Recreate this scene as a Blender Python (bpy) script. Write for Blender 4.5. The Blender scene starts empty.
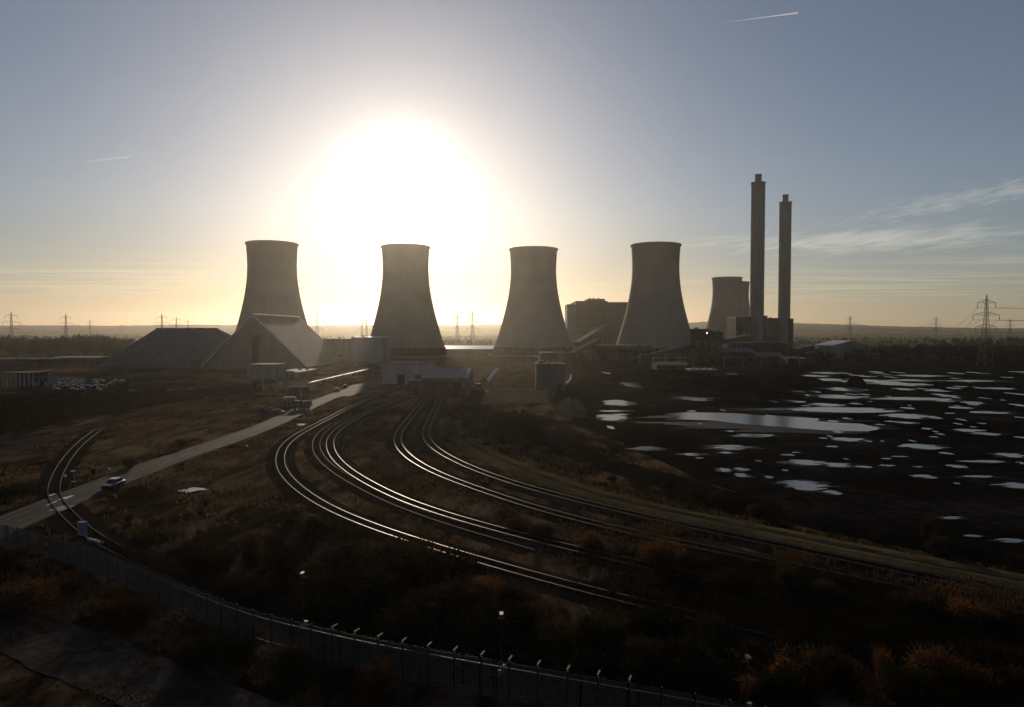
HD, HG = 0.64e-4, 0.80
SKY_AIR, SKY_DUST, SKY_OZ, SKY_STR = 1.1, 0.55, 2.3, 0.08
SKY_SAT = 0.82; EXPO = -0.62; SKY_TINT = (1.02, 1.0, 1.12, 1); CLOUD_K = 0.6; CLOUD_B = 7.0
AUR = 9.0
import bpy, bmesh, math, random
import numpy as np
from mathutils import Vector, Matrix
R = math.radians
PI = math.pi
random.seed(7)
rng = np.random.default_rng(11)
S = bpy.context.scene
COL = S.collection

# ------------------------------------------------------------------ camera
F, CX, CY, HZ, CAMH = 700.0, 512.0, 353.5, 331.0, 24.0
PITCH = math.atan((CY - HZ) / F)
cam_d = bpy.data.cameras.new('camera')
cam = bpy.data.objects.new('camera', cam_d); COL.objects.link(cam)
cam_d.sensor_fit = 'HORIZONTAL'; cam_d.sensor_width = 36.0; cam_d.lens = 36.0 * F / 1024.0
cam_d.clip_start = 0.5; cam_d.clip_end = 60000
cam.location = (0, 0, CAMH); cam.rotation_euler = (PI / 2 - PITCH, 0, 0)
S.camera = cam

def ray(px, py):
    x, y = (px - CX) / F, (CY - py) / F
    return Vector((x, math.cos(PITCH) + y * math.sin(PITCH), -math.sin(PITCH) + y * math.cos(PITCH)))
def at(px, py, z=0.0):                       # where a sight line meets the level z
    d = ray(px, py); t = (z - CAMH) / d.z
    return Vector((d.x * t, d.y * t, z))
def atY(px, py, Y):                          # where a sight line meets the depth Y
    d = ray(px, py); t = Y / d.y
    return Vector((d.x * t, Y, CAMH + d.z * t))
def dep(py):                                 # depth of level ground seen at this row
    return at(CX, py).y

# ------------------------------------------------------------------ node helpers
def mat(name):
    m = bpy.data.materials.new(name); m.use_nodes = True
    nt = m.node_tree; b = nt.nodes['Principled BSDF']
    return m, nt, b
def N(nt, typ, **kw):
    n = nt.nodes.new(typ)
    for k, v in kw.items():
        if k.startswith('i_'):
            n.inputs[k[2:].replace('_', ' ')].default_value = v
        else:
            setattr(n, k, v)
    return n
def mth(nt, op, a, b=None, c=None, clamp=False):
    n = nt.nodes.new('ShaderNodeMath'); n.operation = op; n.use_clamp = clamp
    for i, v in enumerate((a, b, c)):
        if v is None: continue
        if isinstance(v, (int, float)): n.inputs[i].default_value = v
        else: nt.links.new(v, n.inputs[i])
    return n.outputs[0]
def ramp(nt, fac, stops):
    n = nt.nodes.new('ShaderNodeValToRGB')
    e = n.color_ramp.elements
    while len(e) < len(stops): e.new(0.5)
    for s, (p, c) in zip(e, stops):
        s.position = p; s.color = (*c, 1)
    nt.links.new(fac, n.inputs[0]); return n.outputs[0]
def noise(nt, scale, detail=4, rough=0.55, vec=None, dist=0.0):
    n = nt.nodes.new('ShaderNodeTexNoise'); n.inputs['Scale'].default_value = scale
    n.inputs['Detail'].default_value = detail; n.inputs['Roughness'].default_value = rough
    n.inputs['Distortion'].default_value = dist
    if vec is not None: nt.links.new(vec, n.inputs['Vector'])
    return n.outputs['Fac']
def pos(nt, scale=(1, 1, 1)):
    g = nt.nodes.new('ShaderNodeNewGeometry')
    m = nt.nodes.new('ShaderNodeMapping'); m.inputs['Scale'].default_value = scale
    nt.links.new(g.outputs['Position'], m.inputs['Vector']); return m.outputs[0]
def objco(nt, scale=(1, 1, 1)):
    g = nt.nodes.new('ShaderNodeTexCoord')
    m = nt.nodes.new('ShaderNodeMapping'); m.inputs['Scale'].default_value = scale
    nt.links.new(g.outputs['Object'], m.inputs['Vector']); return m.outputs[0]
def bump(nt, b, h, strength=0.5, dist=0.1):
    n = nt.nodes.new('ShaderNodeBump'); n.inputs['Strength'].default_value = strength
    n.inputs['Distance'].default_value = dist
    nt.links.new(h, n.inputs['Height']); nt.links.new(n.outputs[0], b.inputs['Normal'])
def simple(name, c0, c1, scale=1.0, rough=0.8, spec=0.25, metal=0.0, stretch=(1, 1, 1), obj=True, bmp=0.0, bd=0.05, detail=5):
    m, nt, b = mat(name)
    v = (objco if obj else pos)(nt, stretch)
    f = noise(nt, scale, detail, 0.6, v)
    c = ramp(nt, f, [(0.3, c0), (0.7, c1)])
    nt.links.new(c, b.inputs['Base Color'])
    b.inputs['Roughness'].default_value = rough; b.inputs['Metallic'].default_value = metal
    b.inputs['Specular IOR Level'].default_value = spec
    if bmp: bump(nt, b, f, bmp, bd)
    return m

# ------------------------------------------------------------------ mesh helpers
class MB:
    def __init__(s): s.v = []; s.f = []; s.m = []
    def add(s, vs, fs, mi=0):
        o = len(s.v); s.v += [tuple(v) for v in vs]
        for f in fs: s.f.append(tuple(i + o for i in f)); s.m.append(mi)
        return s
    def box(s, c, d, rz=0.0, mi=0, taper=1.0):
        x, y, z = d[0] / 2, d[1] / 2, d[2] / 2
        co, si = math.cos(rz), math.sin(rz); vs = []
        for dz, t in ((-z, 1.0), (z, taper)):
            for dx, dy in ((-x, -y), (x, -y), (x, y), (-x, y)):
                dx *= t; dy *= t
                vs.append((c[0] + dx * co - dy * si, c[1] + dx * si + dy * co, c[2] + dz))
        return s.add(vs, [(3, 2, 1, 0), (4, 5, 6, 7), (0, 1, 5, 4), (1, 2, 6, 5), (2, 3, 7, 6), (3, 0, 4, 7)], mi)
    def tube(s, p, q, r, r2=None, n=6, mi=0, caps=True):
        p, q = Vector(p), Vector(q); r2 = r if r2 is None else r2
        w = (q - p)
        if w.length < 1e-6: return s
        w.normalize()
        u = w.cross(Vector((0, 0, 1)))
        if u.length < 1e-3: u = Vector((1, 0, 0))
        u.normalize(); t = w.cross(u)
        a = [p + (u * math.cos(2 * PI * k / n) + t * math.sin(2 * PI * k / n)) * r for k in range(n)]
        b = [q + (u * math.cos(2 * PI * k / n) + t * math.sin(2 * PI * k / n)) * r2 for k in range(n)]
        fs = [(k, (k + 1) % n, n + (k + 1) % n, n + k) for k in range(n)]
        if caps: fs += [tuple(range(n - 1, -1, -1)), tuple(range(n, 2 * n))]
        return s.add(a + b, fs, mi)
    def lathe(s, prof, n=48, c=(0, 0, 0), mi=0):
        vs = [(c[0] + r * math.cos(2 * PI * k / n), c[1] + r * math.sin(2 * PI * k / n), c[2] + z) for r, z in prof for k in range(n)]
        fs = [(i * n + k, i * n + (k + 1) % n, (i + 1) * n + (k + 1) % n, (i + 1) * n + k) for i in range(len(prof) - 1) for k in range(n)]
        return s.add(vs, fs, mi)
    def disc(s, r, z, n=48, c=(0, 0)):
        return s.add([(c[0] + r * math.cos(2 * PI * k / n), c[1] + r * math.sin(2 * PI * k / n), z) for k in range(n)], [tuple(range(n))])
    def poly(s, pts, z=None):
        return s.add([(p[0], p[1], p[2] if z is None else z) for p in pts], [tuple(range(len(pts)))])
    def prism(s, pts, z0, z1):
        n = len(pts)
        vs = [(p[0], p[1], z0) for p in pts] + [(p[0], p[1], z1) for p in pts]
        return s.add(vs, [tuple(range(n - 1, -1, -1)), tuple(range(n, 2 * n))] + [(k, (k + 1) % n, n + (k + 1) % n, n + k) for k in range(n)])
    def build(s, name, m, parent=None, smooth=False, fix=True):
        me = bpy.data.meshes.new(name)
        me.from_pydata(s.v, [], s.f)
        for x in (m if isinstance(m, (list, tuple)) else [m]): me.materials.append(x)
        me.polygons.foreach_set('material_index', s.m)
        if fix:
            bm = bmesh.new(); bm.from_mesh(me); bmesh.ops.recalc_face_normals(bm, faces=bm.faces); bm.to_mesh(me); bm.free()
        if smooth: me.polygons.foreach_set('use_smooth', [True] * len(me.polygons))
        o = bpy.data.objects.new(name, me); COL.objects.link(o)
        if parent: o.parent = parent
        return o
def empty(name, loc=(0, 0, 0), rz=0.0):
    o = bpy.data.objects.new(name, None); COL.objects.link(o)
    o.location = loc; o.rotation_euler = (0, 0, rz); o.empty_display_size = 0.5
    return o
def tag(o, label, cat, group=None):
    o['label'] = label; o['category'] = cat
    if group: o['group'] = group
    return o
def struct(o): o['kind'] = 'structure'; return o
def stuff(o): o['kind'] = 'stuff'; return o
def copy_tree(o, parent=None):
    c = o.copy(); COL.objects.link(c)
    if parent: c.parent = parent
    for ch in list(o.children): copy_tree(ch, c)
    return c
def place(proto, first, loc, rz=0.0, sc=None, label=None):
    o = proto if first else copy_tree(proto)
    o.location = loc; o.rotation_euler = (0, 0, rz)
    if sc: o.scale = (sc, sc, sc) if isinstance(sc, (int, float)) else sc
    if label: o['label'] = label
    return o
def cat_pts(P, step):                       # Catmull-Rom through points, resampled evenly
    P = [Vector(p) for p in P]; out = []
    Q = [P[0] * 2 - P[1]] + P + [P[-1] * 2 - P[-2]]
    for i in range(1, len(Q) - 2):
        a, b, c, d = Q[i - 1:i + 3]
        n = max(2, int((c - b).length / step * 2))
        for k in range(n):
            t = k / n
            out.append(0.5 * ((2 * b) + (c - a) * t + (2 * a - 5 * b + 4 * c - d) * t * t + (3 * b - a - 3 * c + d) * t ** 3))
    out.append(P[-1])
    res = [out[0]]; acc = 0.0
    for p, q in zip(out, out[1:]):
        L = (q - p).length
        while L > 0 and acc + L >= step:
            t = (step - acc) / L; p = p + (q - p) * t; res.append(p.copy()); L = (q - p).length; acc = 0.0
        acc += L
    return res
def smooth_line(P, it=30):
    P = [p.copy() for p in P]
    for _ in range(it):
        P = [P[0]] + [(P[i - 1] + P[i] * 2 + P[i + 1]) / 4 for i in range(1, len(P) - 1)] + [P[-1]]
    return P
def normals2(P):
    out = []
    for i in range(len(P)):
        a, b = P[max(i - 1, 0)], P[min(i + 1, len(P) - 1)]
        t = (b - a); t.z = 0; t.normalize(); out.append(Vector((-t.y, t.x, 0)))
    return out
def ribbon(mb, P, prof, closed=True):       # sweep a cross-section (offset, height) along a line
    nn = normals2(P); k = len(prof); vs = []
    for p, n in zip(P, nn):
        for o, h in prof: vs.append((p.x + n.x * o, p.y + n.y * o, p.z + h))
    fs = []
    for i in range(len(P) - 1):
        for j in range(k if closed else k - 1):
            j2 = (j + 1) % k
            fs.append((i * k + j, i * k + j2, (i + 1) * k + j2, (i + 1) * k + j))
    if closed:
        fs.append(tuple(range(k))); fs.append(tuple((len(P) - 1) * k + j for j in range(k - 1, -1, -1)))
    return mb.add(vs, fs)

# ------------------------------------------------------------------ sun, sky, air
sd = ray(401, 186).normalized()
SUN_EL = math.asin(sd.z); SUN_AZ = math.atan2(sd.x, sd.y)
sun_d = bpy.data.lights.new('sun', 'SUN'); sun_d.energy = SUN_E = 4.0; sun_d.angle = R(0.5); sun_d.color = (1.0, 0.83, 0.62)
sun = bpy.data.objects.new('sun', sun_d); COL.objects.link(sun)
sun.rotation_euler = (-sd).to_track_quat('-Z', 'Y').to_euler()

W = bpy.data.worlds.new('World'); S.world = W; W.use_nodes = True
nt = W.node_tree; nt.nodes.clear(); L = nt.links.new
wo = nt.nodes.new('ShaderNodeOutputWorld'); bg = nt.nodes.new('ShaderNodeBackground'); L(bg.outputs[0], wo.inputs[0])
sky = nt.nodes.new('ShaderNodeTexSky'); sky.sky_type = 'NISHITA'; sky.sun_disc = False
sky.sun_elevation = SUN_EL; sky.sun_rotation = SUN_AZ
sky.air_density = SKY_AIR; sky.dust_density = SKY_DUST; sky.ozone_density = SKY_OZ; sky.altitude = 30
bg.inputs['Strength'].default_value = SKY_STR
tc = nt.nodes.new('ShaderNodeTexCoord'); sep = nt.nodes.new('ShaderNodeSeparateXYZ')
L(tc.outputs['Generated'], sep.inputs[0])
X, Y_, Z = sep.outputs
az = mth(nt, 'ARCTAN2', X, Y_); el = mth(nt, 'ARCSINE', Z)
def dirpx(px, py):
    d = ray(px, py).normalized(); return math.atan2(d.x, d.y), math.asin(d.z)
def blob(px, py, wx, wy, slope=0.0, sharp=2):
    a0, e0 = dirpx(px, py)
    da = mth(nt, 'SUBTRACT', az, a0)
    de = mth(nt, 'SUBTRACT', mth(nt, 'SUBTRACT', el, e0), mth(nt, 'MULTIPLY', da, slope))
    q = mth(nt, 'ADD', mth(nt, 'POWER', mth(nt, 'ABSOLUTE', mth(nt, 'DIVIDE', da, wx / F)), sharp),
            mth(nt, 'POWER', mth(nt, 'ABSOLUTE', mth(nt, 'DIVIDE', de, wy / F)), sharp))
    return mth(nt, 'EXPONENT', mth(nt, 'MULTIPLY', q, -1.0))
zc = mth(nt, 'MAXIMUM', Z, 0.02)
cu = mth(nt, 'DIVIDE', X, zc); cv = mth(nt, 'DIVIDE', Y_, zc)
cb = nt.nodes.new('ShaderNodeCombineXYZ'); L(cu, cb.inputs[0]); L(cv, cb.inputs[1])
def cnoise(sx, sy, scale, detail=6, rough=0.6, dist=0.3, off=0.0):
    mp = nt.nodes.new('ShaderNodeMapping'); mp.inputs['Scale'].default_value = (sx, sy, 1); mp.inputs['Location'].default_value = (off, off * 0.7, 0)
    L(cb.outputs[0], mp.inputs[0]); return noise(nt, scale, detail, rough, mp.outputs[0], dist)
def sstep(v, a, b):
    n = nt.nodes.new('ShaderNodeMapRange'); n.interpolation_type = 'SMOOTHSTEP'
    L(v, n.inputs[0]); n.inputs[1].default_value = a; n.inputs[2].default_value = b; return n.outputs[0]
# patchy altocumulus bank over the right horizon, small ripples above it, thin streaks low down
n1 = cnoise(1.7, 0.7, 2.0, 8, 0.62, 0.4)
bank = mth(nt, 'MULTIPLY', sstep(mth(nt, 'ADD', n1, mth(nt, 'MULTIPLY', blob(870, 241, 130, 11, 0.0), 0.42)), 0.55, 1.05), blob(875, 241, 140, 16, 0.0, 4))
n2_ = cnoise(3.6, 1.3, 2.6, 6, 0.6, 0.3, 3.0)
rip = mth(nt, 'MULTIPLY', sstep(mth(nt, 'ADD', n2_, mth(nt, 'MULTIPLY', blob(970, 198, 100, 10, 0.12), 0.3)), 0.56, 1.0), blob(970, 198, 130, 16, 0.12, 4))
n3 = cnoise(0.16, 0.9, 1.4, 6, 0.6, 0.4, 7.0)
low = mth(nt, 'MULTIPLY', sstep(n3, 0.42, 0.72), blob(860, 280, 260, 18, 0.03, 4))
lowl = mth(nt, 'MULTIPLY', sstep(n3, 0.40, 0.70), blob(110, 280, 190, 15, 0.06, 4))
n4 = cnoise(0.8, 1.0, 2.0, 6, 0.6, 0.4, 11.0)
wisp = mth(nt, 'MULTIPLY', sstep(n4, 0.36, 0.7), blob(712, 242, 42, 4, 0.08))
n5 = cnoise(0.25, 0.5, 0.6, 5, 0.6, 0.5, 17.0)
veil = mth(nt, 'MULTIPLY', sstep(n5, 0.3, 0.8), 0.05)
cl = bank
for v, k in ((rip, 0.7), (low, 0.55), (lowl, 0.6), (wisp, 0.9)):
    cl = mth(nt, 'MAXIMUM', cl, mth(nt, 'MULTIPLY', v, k))
cl = mth(nt, 'ADD', mth(nt, 'MULTIPLY', cl, CLOUD_K), veil, clamp=True)
tint = nt.nodes.new('ShaderNodeMix'); tint.data_type = 'RGBA'; tint.blend_type = 'MULTIPLY'; tint.inputs['Factor'].default_value = 1.0
L(sky.outputs[0], tint.inputs['A']); tint.inputs['B'].default_value = SKY_TINT
# sky tinted darker low under the sun, and an added aureole glow round it
saz, sel = math.atan2(sd.x, sd.y), math.asin(sd.z)
under_sun_mask = mth(nt, 'MULTIPLY', mth(nt, 'EXPONENT', mth(nt, 'MULTIPLY', mth(nt, 'POWER', mth(nt, 'ABSOLUTE', mth(nt, 'DIVIDE', mth(nt, 'SUBTRACT', az, saz), R(27))), 2), -1)), mth(nt, 'SUBTRACT', 1.0, sstep(el, R(0.5), R(10.5))))
low_tint = nt.nodes.new('ShaderNodeMix'); low_tint.data_type = 'RGBA'; L(under_sun_mask, low_tint.inputs['Factor']); low_tint.inputs['A'].default_value = (1, 1, 1, 1); low_tint.inputs['B'].default_value = (0.62, 0.52, 0.38, 1)
sm2 = nt.nodes.new('ShaderNodeMix'); sm2.data_type = 'RGBA'; sm2.blend_type = 'MULTIPLY'; sm2.inputs['Factor'].default_value = 1.0; L(tint.outputs['Result'], sm2.inputs['A']); L(low_tint.outputs['Result'], sm2.inputs['B'])
dv = nt.nodes.new('ShaderNodeVectorMath'); dv.operation = 'DOT_PRODUCT'; L(tc.outputs['Generated'], dv.inputs[0]); dv.inputs[1].default_value = sd
th = mth(nt, 'ARCCOSINE', mth(nt, 'MINIMUM', dv.outputs['Value'], 0.99999))
aur = mth(nt, 'MULTIPLY', mth(nt, 'EXPONENT', mth(nt, 'MULTIPLY', mth(nt, 'POWER', mth(nt, 'DIVIDE', th, R(4.6)), 2.6), -1)), AUR)
aur = mth(nt, 'ADD', aur, mth(nt, 'MULTIPLY', mth(nt, 'EXPONENT', mth(nt, 'MULTIPLY', mth(nt, 'POWER', mth(nt, 'DIVIDE', th, R(15)), 2), -1)), 2.6))
ac = nt.nodes.new('ShaderNodeCombineColor'); L(aur, ac.inputs[0]); L(mth(nt, 'MULTIPLY', aur, 0.93), ac.inputs[1]); L(mth(nt, 'MULTIPLY', aur, 0.84), ac.inputs[2])
sm3 = nt.nodes.new('ShaderNodeMix'); sm3.data_type = 'RGBA'; sm3.blend_type = 'ADD'; sm3.inputs['Factor'].default_value = 1.0; L(sm2.outputs['Result'], sm3.inputs['A']); L(ac.outputs[0], sm3.inputs['B'])
hsv = nt.nodes.new('ShaderNodeHueSaturation'); hsv.inputs['Saturation'].default_value = SKY_SAT; L(sm3.outputs['Result'], hsv.inputs['Color'])
mx = nt.nodes.new('ShaderNodeMix'); mx.data_type = 'RGBA'
L(cl, mx.inputs['Factor']); L(hsv.outputs[0], mx.inputs['A'])
# sunlit thin cloud: the sky behind it scaled up, plus a warm white
sc = nt.nodes.new('ShaderNodeMix'); sc.data_type = 'RGBA'; sc.blend_type = 'ADD'; sc.inputs['Factor'].default_value = 1.0
L(hsv.outputs[0], sc.inputs['A']); sc.inputs['B'].default_value = (*[c * CLOUD_B for c in (1.0, 0.85, 0.58)], 1)
L(sc.outputs['Result'], mx.inputs['B']); L(mx.outputs['Result'], bg.inputs['Color'])
# ------------------------------------------------------------------ materials
def sstep_(nt, v, a, b):
    n = nt.nodes.new('ShaderNodeMapRange'); n.interpolation_type = 'SMOOTHSTEP'; nt.links.new(v, n.inputs[0]); n.inputs[1].default_value = a; n.inputs[2].default_value = b; return n.outputs[0]
def leafmat(name, c0, c1, trans=0.45, scale=0.35):
    m, nt, b = mat(name); nt.nodes.remove(b)
    d = nt.nodes.new('ShaderNodeBsdfDiffuse'); t = nt.nodes.new('ShaderNodeBsdfTranslucent'); x = nt.nodes.new('ShaderNodeMixShader')
    f = noise(nt, scale, 4, 0.65, pos(nt))
    oi = nt.nodes.new('ShaderNodeObjectInfo')
    f = mth(nt, 'ADD', mth(nt, 'MULTIPLY', f, 0.75), mth(nt, 'MULTIPLY', oi.outputs['Random'], 0.25))
    c = ramp(nt, f, [(0.32, c0), (0.68, c1)])
    nt.links.new(c, d.inputs[0]); nt.links.new(c, t.inputs[0])
    x.inputs[0].default_value = trans
    nt.links.new(d.outputs[0], x.inputs[1]); nt.links.new(t.outputs[0], x.inputs[2])
    nt.links.new(x.outputs[0], nt.nodes['Material Output'].inputs[0]); return m
M = {}
# ground: rough winter grass and scrub near by, a patchwork of fields far off
m, nt, b = mat('rough_ground'); M['ground'] = m
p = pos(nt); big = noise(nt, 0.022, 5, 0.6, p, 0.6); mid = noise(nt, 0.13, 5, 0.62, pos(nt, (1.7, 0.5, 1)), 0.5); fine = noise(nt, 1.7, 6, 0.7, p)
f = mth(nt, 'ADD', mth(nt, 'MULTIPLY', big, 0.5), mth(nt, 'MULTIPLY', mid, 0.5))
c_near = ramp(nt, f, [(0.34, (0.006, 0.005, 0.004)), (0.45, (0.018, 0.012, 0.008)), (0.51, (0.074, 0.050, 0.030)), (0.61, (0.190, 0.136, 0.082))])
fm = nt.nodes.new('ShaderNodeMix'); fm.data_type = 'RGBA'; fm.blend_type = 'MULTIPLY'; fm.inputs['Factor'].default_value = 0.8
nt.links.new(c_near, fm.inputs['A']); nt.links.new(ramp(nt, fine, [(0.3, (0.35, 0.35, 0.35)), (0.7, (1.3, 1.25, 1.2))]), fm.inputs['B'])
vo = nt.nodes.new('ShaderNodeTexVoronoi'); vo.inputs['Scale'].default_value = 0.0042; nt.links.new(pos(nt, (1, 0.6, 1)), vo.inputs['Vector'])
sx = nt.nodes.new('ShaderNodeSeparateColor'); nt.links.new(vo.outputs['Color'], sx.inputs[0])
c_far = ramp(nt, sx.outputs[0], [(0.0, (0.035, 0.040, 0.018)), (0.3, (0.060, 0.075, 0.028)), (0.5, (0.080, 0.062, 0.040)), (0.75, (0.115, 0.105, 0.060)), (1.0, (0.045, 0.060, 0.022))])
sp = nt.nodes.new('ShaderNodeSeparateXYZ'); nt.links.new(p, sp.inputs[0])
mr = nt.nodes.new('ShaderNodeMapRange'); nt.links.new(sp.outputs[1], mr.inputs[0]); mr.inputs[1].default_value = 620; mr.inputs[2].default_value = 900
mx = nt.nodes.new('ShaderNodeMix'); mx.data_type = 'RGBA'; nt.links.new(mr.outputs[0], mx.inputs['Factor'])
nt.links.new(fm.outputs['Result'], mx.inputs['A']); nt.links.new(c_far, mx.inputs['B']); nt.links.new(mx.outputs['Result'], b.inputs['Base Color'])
b.inputs['Roughness'].default_value = 0.95; b.inputs['Specular IOR Level'].default_value = 0.0
bump(nt, b, mth(nt, 'ADD', fine, mid), 0.9, 0.5)

def ground_mat(name, cols, s1, s2, rough=0.9, spec=0.0, bd=0.2, bs=0.8):
    m, nt, b = mat(name); p = pos(nt)
    f = mth(nt, 'ADD', mth(nt, 'MULTIPLY', noise(nt, s1, 5, 0.6, p, 0.4), 0.55), mth(nt, 'MULTIPLY', noise(nt, s2, 6, 0.7, p), 0.45))
    n = len(cols); nt.links.new(ramp(nt, f, [(0.34 + 0.32 * i / (n - 1), c) for i, c in enumerate(cols)]), b.inputs['Base Color'])
    b.inputs['Roughness'].default_value = rough; b.inputs['Specular IOR Level'].default_value = spec
    bump(nt, b, f, bs, bd); return m
M['coal'] = ground_mat('coal_dust', [(0.003, 0.003, 0.003), (0.0065, 0.006, 0.006), (0.030, 0.027, 0.025)], 0.05, 0.5, 0.95, 0.0, 0.6)
M['ballast'] = ground_mat('dirty_ballast', [(0.007, 0.006, 0.005), (0.016, 0.0125, 0.0105), (0.032, 0.024, 0.020)], 0.12, 3.0, 0.95, 0.0, 0.15)
m, nt, b = mat('worn_asphalt'); M['asphalt'] = m
f = mth(nt, 'ADD', mth(nt, 'MULTIPLY', noise(nt, 0.8, 5, 0.65, pos(nt, (1.6, 0.06, 1)), 0.2), 0.6), mth(nt, 'MULTIPLY', noise(nt, 0.16, 6, 0.7, pos(nt), 0.8), 0.4))
nt.links.new(ramp(nt, f, [(0.36, (0.016, 0.014, 0.013)), (0.5, (0.036, 0.031, 0.029)), (0.62, (0.080, 0.068, 0.060))]), b.inputs['Base Color'])
b.inputs['Roughness'].default_value = 0.85; b.inputs['Specular IOR Level'].default_value = 0.04
M['dirt'] = ground_mat('dirt', [(0.014, 0.012, 0.010), (0.045, 0.036, 0.029), (0.105, 0.080, 0.063)], 0.22, 1.3, 0.95, 0.0, 0.15)
M['slab'] = ground_mat('yard_concrete', [(0.045, 0.038, 0.028), (0.080, 0.067, 0.050), (0.125, 0.105, 0.080)], 0.07, 1.0, 0.9, 0.0, 0.05)
M['verge'] = ground_mat('olive_grass', [(0.03, 0.025, 0.011), (0.085, 0.066, 0.030), (0.145, 0.112, 0.055)], 0.10, 1.6, 0.95, 0.0, 0.3)
M['spoil'] = ground_mat('spoil', [(0.016, 0.013, 0.008), (0.036, 0.030, 0.018), (0.070, 0.058, 0.036)], 0.25, 1.8, 0.95, 0.0, 0.25)
M['yardgrass'] = ground_mat('yard_weeds', [(0.012, 0.010, 0.006), (0.045, 0.038, 0.020), (0.105, 0.086, 0.050)], 0.09, 0.8, 0.95, 0.0, 0.25)
M['hill'] = M['ground']
M['kerb'] = simple('kerb_concrete', (0.16, 0.15, 0.14), (0.30, 0.28, 0.26), 1.2, 0.8)
M['mark'] = simple('road_paint', (0.40, 0.37, 0.34), (0.75, 0.72, 0.68), 2.5, 0.6)
M['pinkpave'] = simple('crossing_surface', (0.16, 0.12, 0.11), (0.26, 0.20, 0.18), 1.6, 0.8)
m, nt, b = mat('rail_steel'); M['rail'] = m
nt.links.new(ramp(nt, noise(nt, 0.35, 4, 0.6, pos(nt)), [(0.38, (0.018, 0.0145, 0.011)), (0.66, (0.088, 0.073, 0.052))]), b.inputs['Base Color'])
b.inputs['Metallic'].default_value = 1.0; b.inputs['Roughness'].default_value = 0.48
M['rust_rail'] = simple('rusty_rail', (0.035, 0.024, 0.018), (0.07, 0.05, 0.038), 0.6, 0.75, 0.2, obj=False)
M['sleeper'] = simple('sleeper_concrete', (0.013, 0.010, 0.008), (0.028, 0.023, 0.019), 0.8, 0.9, 0.0)
m, nt, b = mat('standing_water'); M['water'] = m
b.inputs['Base Color'].default_value = (0.006, 0.006, 0.006, 1); b.inputs['Roughness'].default_value = 0.20; b.inputs['IOR'].default_value = 1.6
bump(nt, b, noise(nt, 1.2, 4, 0.6, pos(nt, (0.6, 1, 1))), 0.35, 0.10)
# cooling tower concrete: vertical rain streaks, lift rings
m, nt, b = mat('tower_concrete'); M['tower'] = m
o = objco(nt); sp = nt.nodes.new('ShaderNodeSeparateXYZ'); nt.links.new(o, sp.inputs[0])
ang = mth(nt, 'ARCTAN2', sp.outputs[0], sp.outputs[1])
cb_ = nt.nodes.new('ShaderNodeCombineXYZ'); nt.links.new(mth(nt, 'MULTIPLY', ang, 14.0), cb_.inputs[0]); nt.links.new(mth(nt, 'MULTIPLY', sp.outputs[2], 0.05), cb_.inputs[1])
stk = noise(nt, 1.0, 6, 0.65, cb_.outputs[0], 0.2); blot = noise(nt, 0.05, 5, 0.6, o)
f = mth(nt, 'ADD', mth(nt, 'MULTIPLY', stk, 0.4), mth(nt, 'MULTIPLY', blot, 0.6))
band = mth(nt, 'MULTIPLY', sstep_(nt, mth(nt, 'ADD', sp.outputs[2], mth(nt, 'MULTIPLY', stk, 26.0)), 92, 112), 0.07); f = mth(nt, 'SUBTRACT', mth(nt, 'ADD', f, mth(nt, 'MULTIPLY', mth(nt, 'SINE', mth(nt, 'MULTIPLY', sp.outputs[2], 0.31)), 0.012)), band)
nt.links.new(ramp(nt, f, [(0.36, (0.172, 0.143, 0.118)), (0.5, (0.205, 0.172, 0.143)), (0.62, (0.232, 0.196, 0.163))]), b.inputs['Base Color'])
b.inputs['Roughness'].default_value = 0.9; b.inputs['Specular IOR Level'].default_value = 0.15
rib = mth(nt, 'SINE', mth(nt, 'MULTIPLY', ang, 72.0)); lift = mth(nt, 'FRACT', mth(nt, 'MULTIPLY', sp.outputs[2], 0.28))
bump(nt, b, mth(nt, 'ADD', mth(nt, 'MULTIPLY', rib, 0.5), mth(nt, 'GREATER_THAN', lift, 0.94)), 0.25, 0.2)
M['chimney'] = simple('chimney_concrete', (0.14, 0.13, 0.12), (0.24, 0.22, 0.20), 0.10, 0.9, stretch=(1, 1, 0.25), bmp=0.3, bd=0.3)
def cladding(name, c0, c1, pitch=2.2, rough=0.75, axis=0, metal=0.0, spec=0.2):
    m, nt, b = mat(name); o = objco(nt); sp = nt.nodes.new('ShaderNodeSeparateXYZ'); nt.links.new(o, sp.inputs[0])
    f = noise(nt, 0.22, 5, 0.65, objco(nt, (1, 1, 0.35)))
    g_ = noise(nt, 1.0, 4, 0.6, objco(nt, (0.35, 0.35, 0.03))); f = mth(nt, 'ADD', mth(nt, 'MULTIPLY', f, .5), mth(nt, 'MULTIPLY', g_, .5))
    nt.links.new(ramp(nt, f, [(0.36, tuple(x * .72 for x in c0)), (0.64, c1)]), b.inputs['Base Color'])
    b.inputs['Roughness'].default_value = rough; b.inputs['Specular IOR Level'].default_value = spec; b.inputs['Metallic'].default_value = metal
    h = mth(nt, 'ADD', mth(nt, 'SINE', mth(nt, 'MULTIPLY', sp.outputs[0], 6.28 / pitch * 2)), mth(nt, 'SINE', mth(nt, 'MULTIPLY', sp.outputs[1], 6.28 / pitch * 2)))
    bump(nt, b, h, 0.5, 0.08); return m
M['clad_dark'] = cladding('dark_cladding', (0.030, 0.028, 0.030), (0.060, 0.056, 0.060), spec=0.03)
M['clad_purple'] = cladding('slate_cladding', (0.078, 0.073, 0.082), (0.115, 0.106, 0.118))
M['clad_grey'] = cladding('grey_cladding', (0.14, 0.138, 0.135), (0.21, 0.205, 0.20))
M['clad_blue'] = cladding('blue_grey_cladding', (0.14, 0.17, 0.21), (0.22, 0.26, 0.31))
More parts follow.
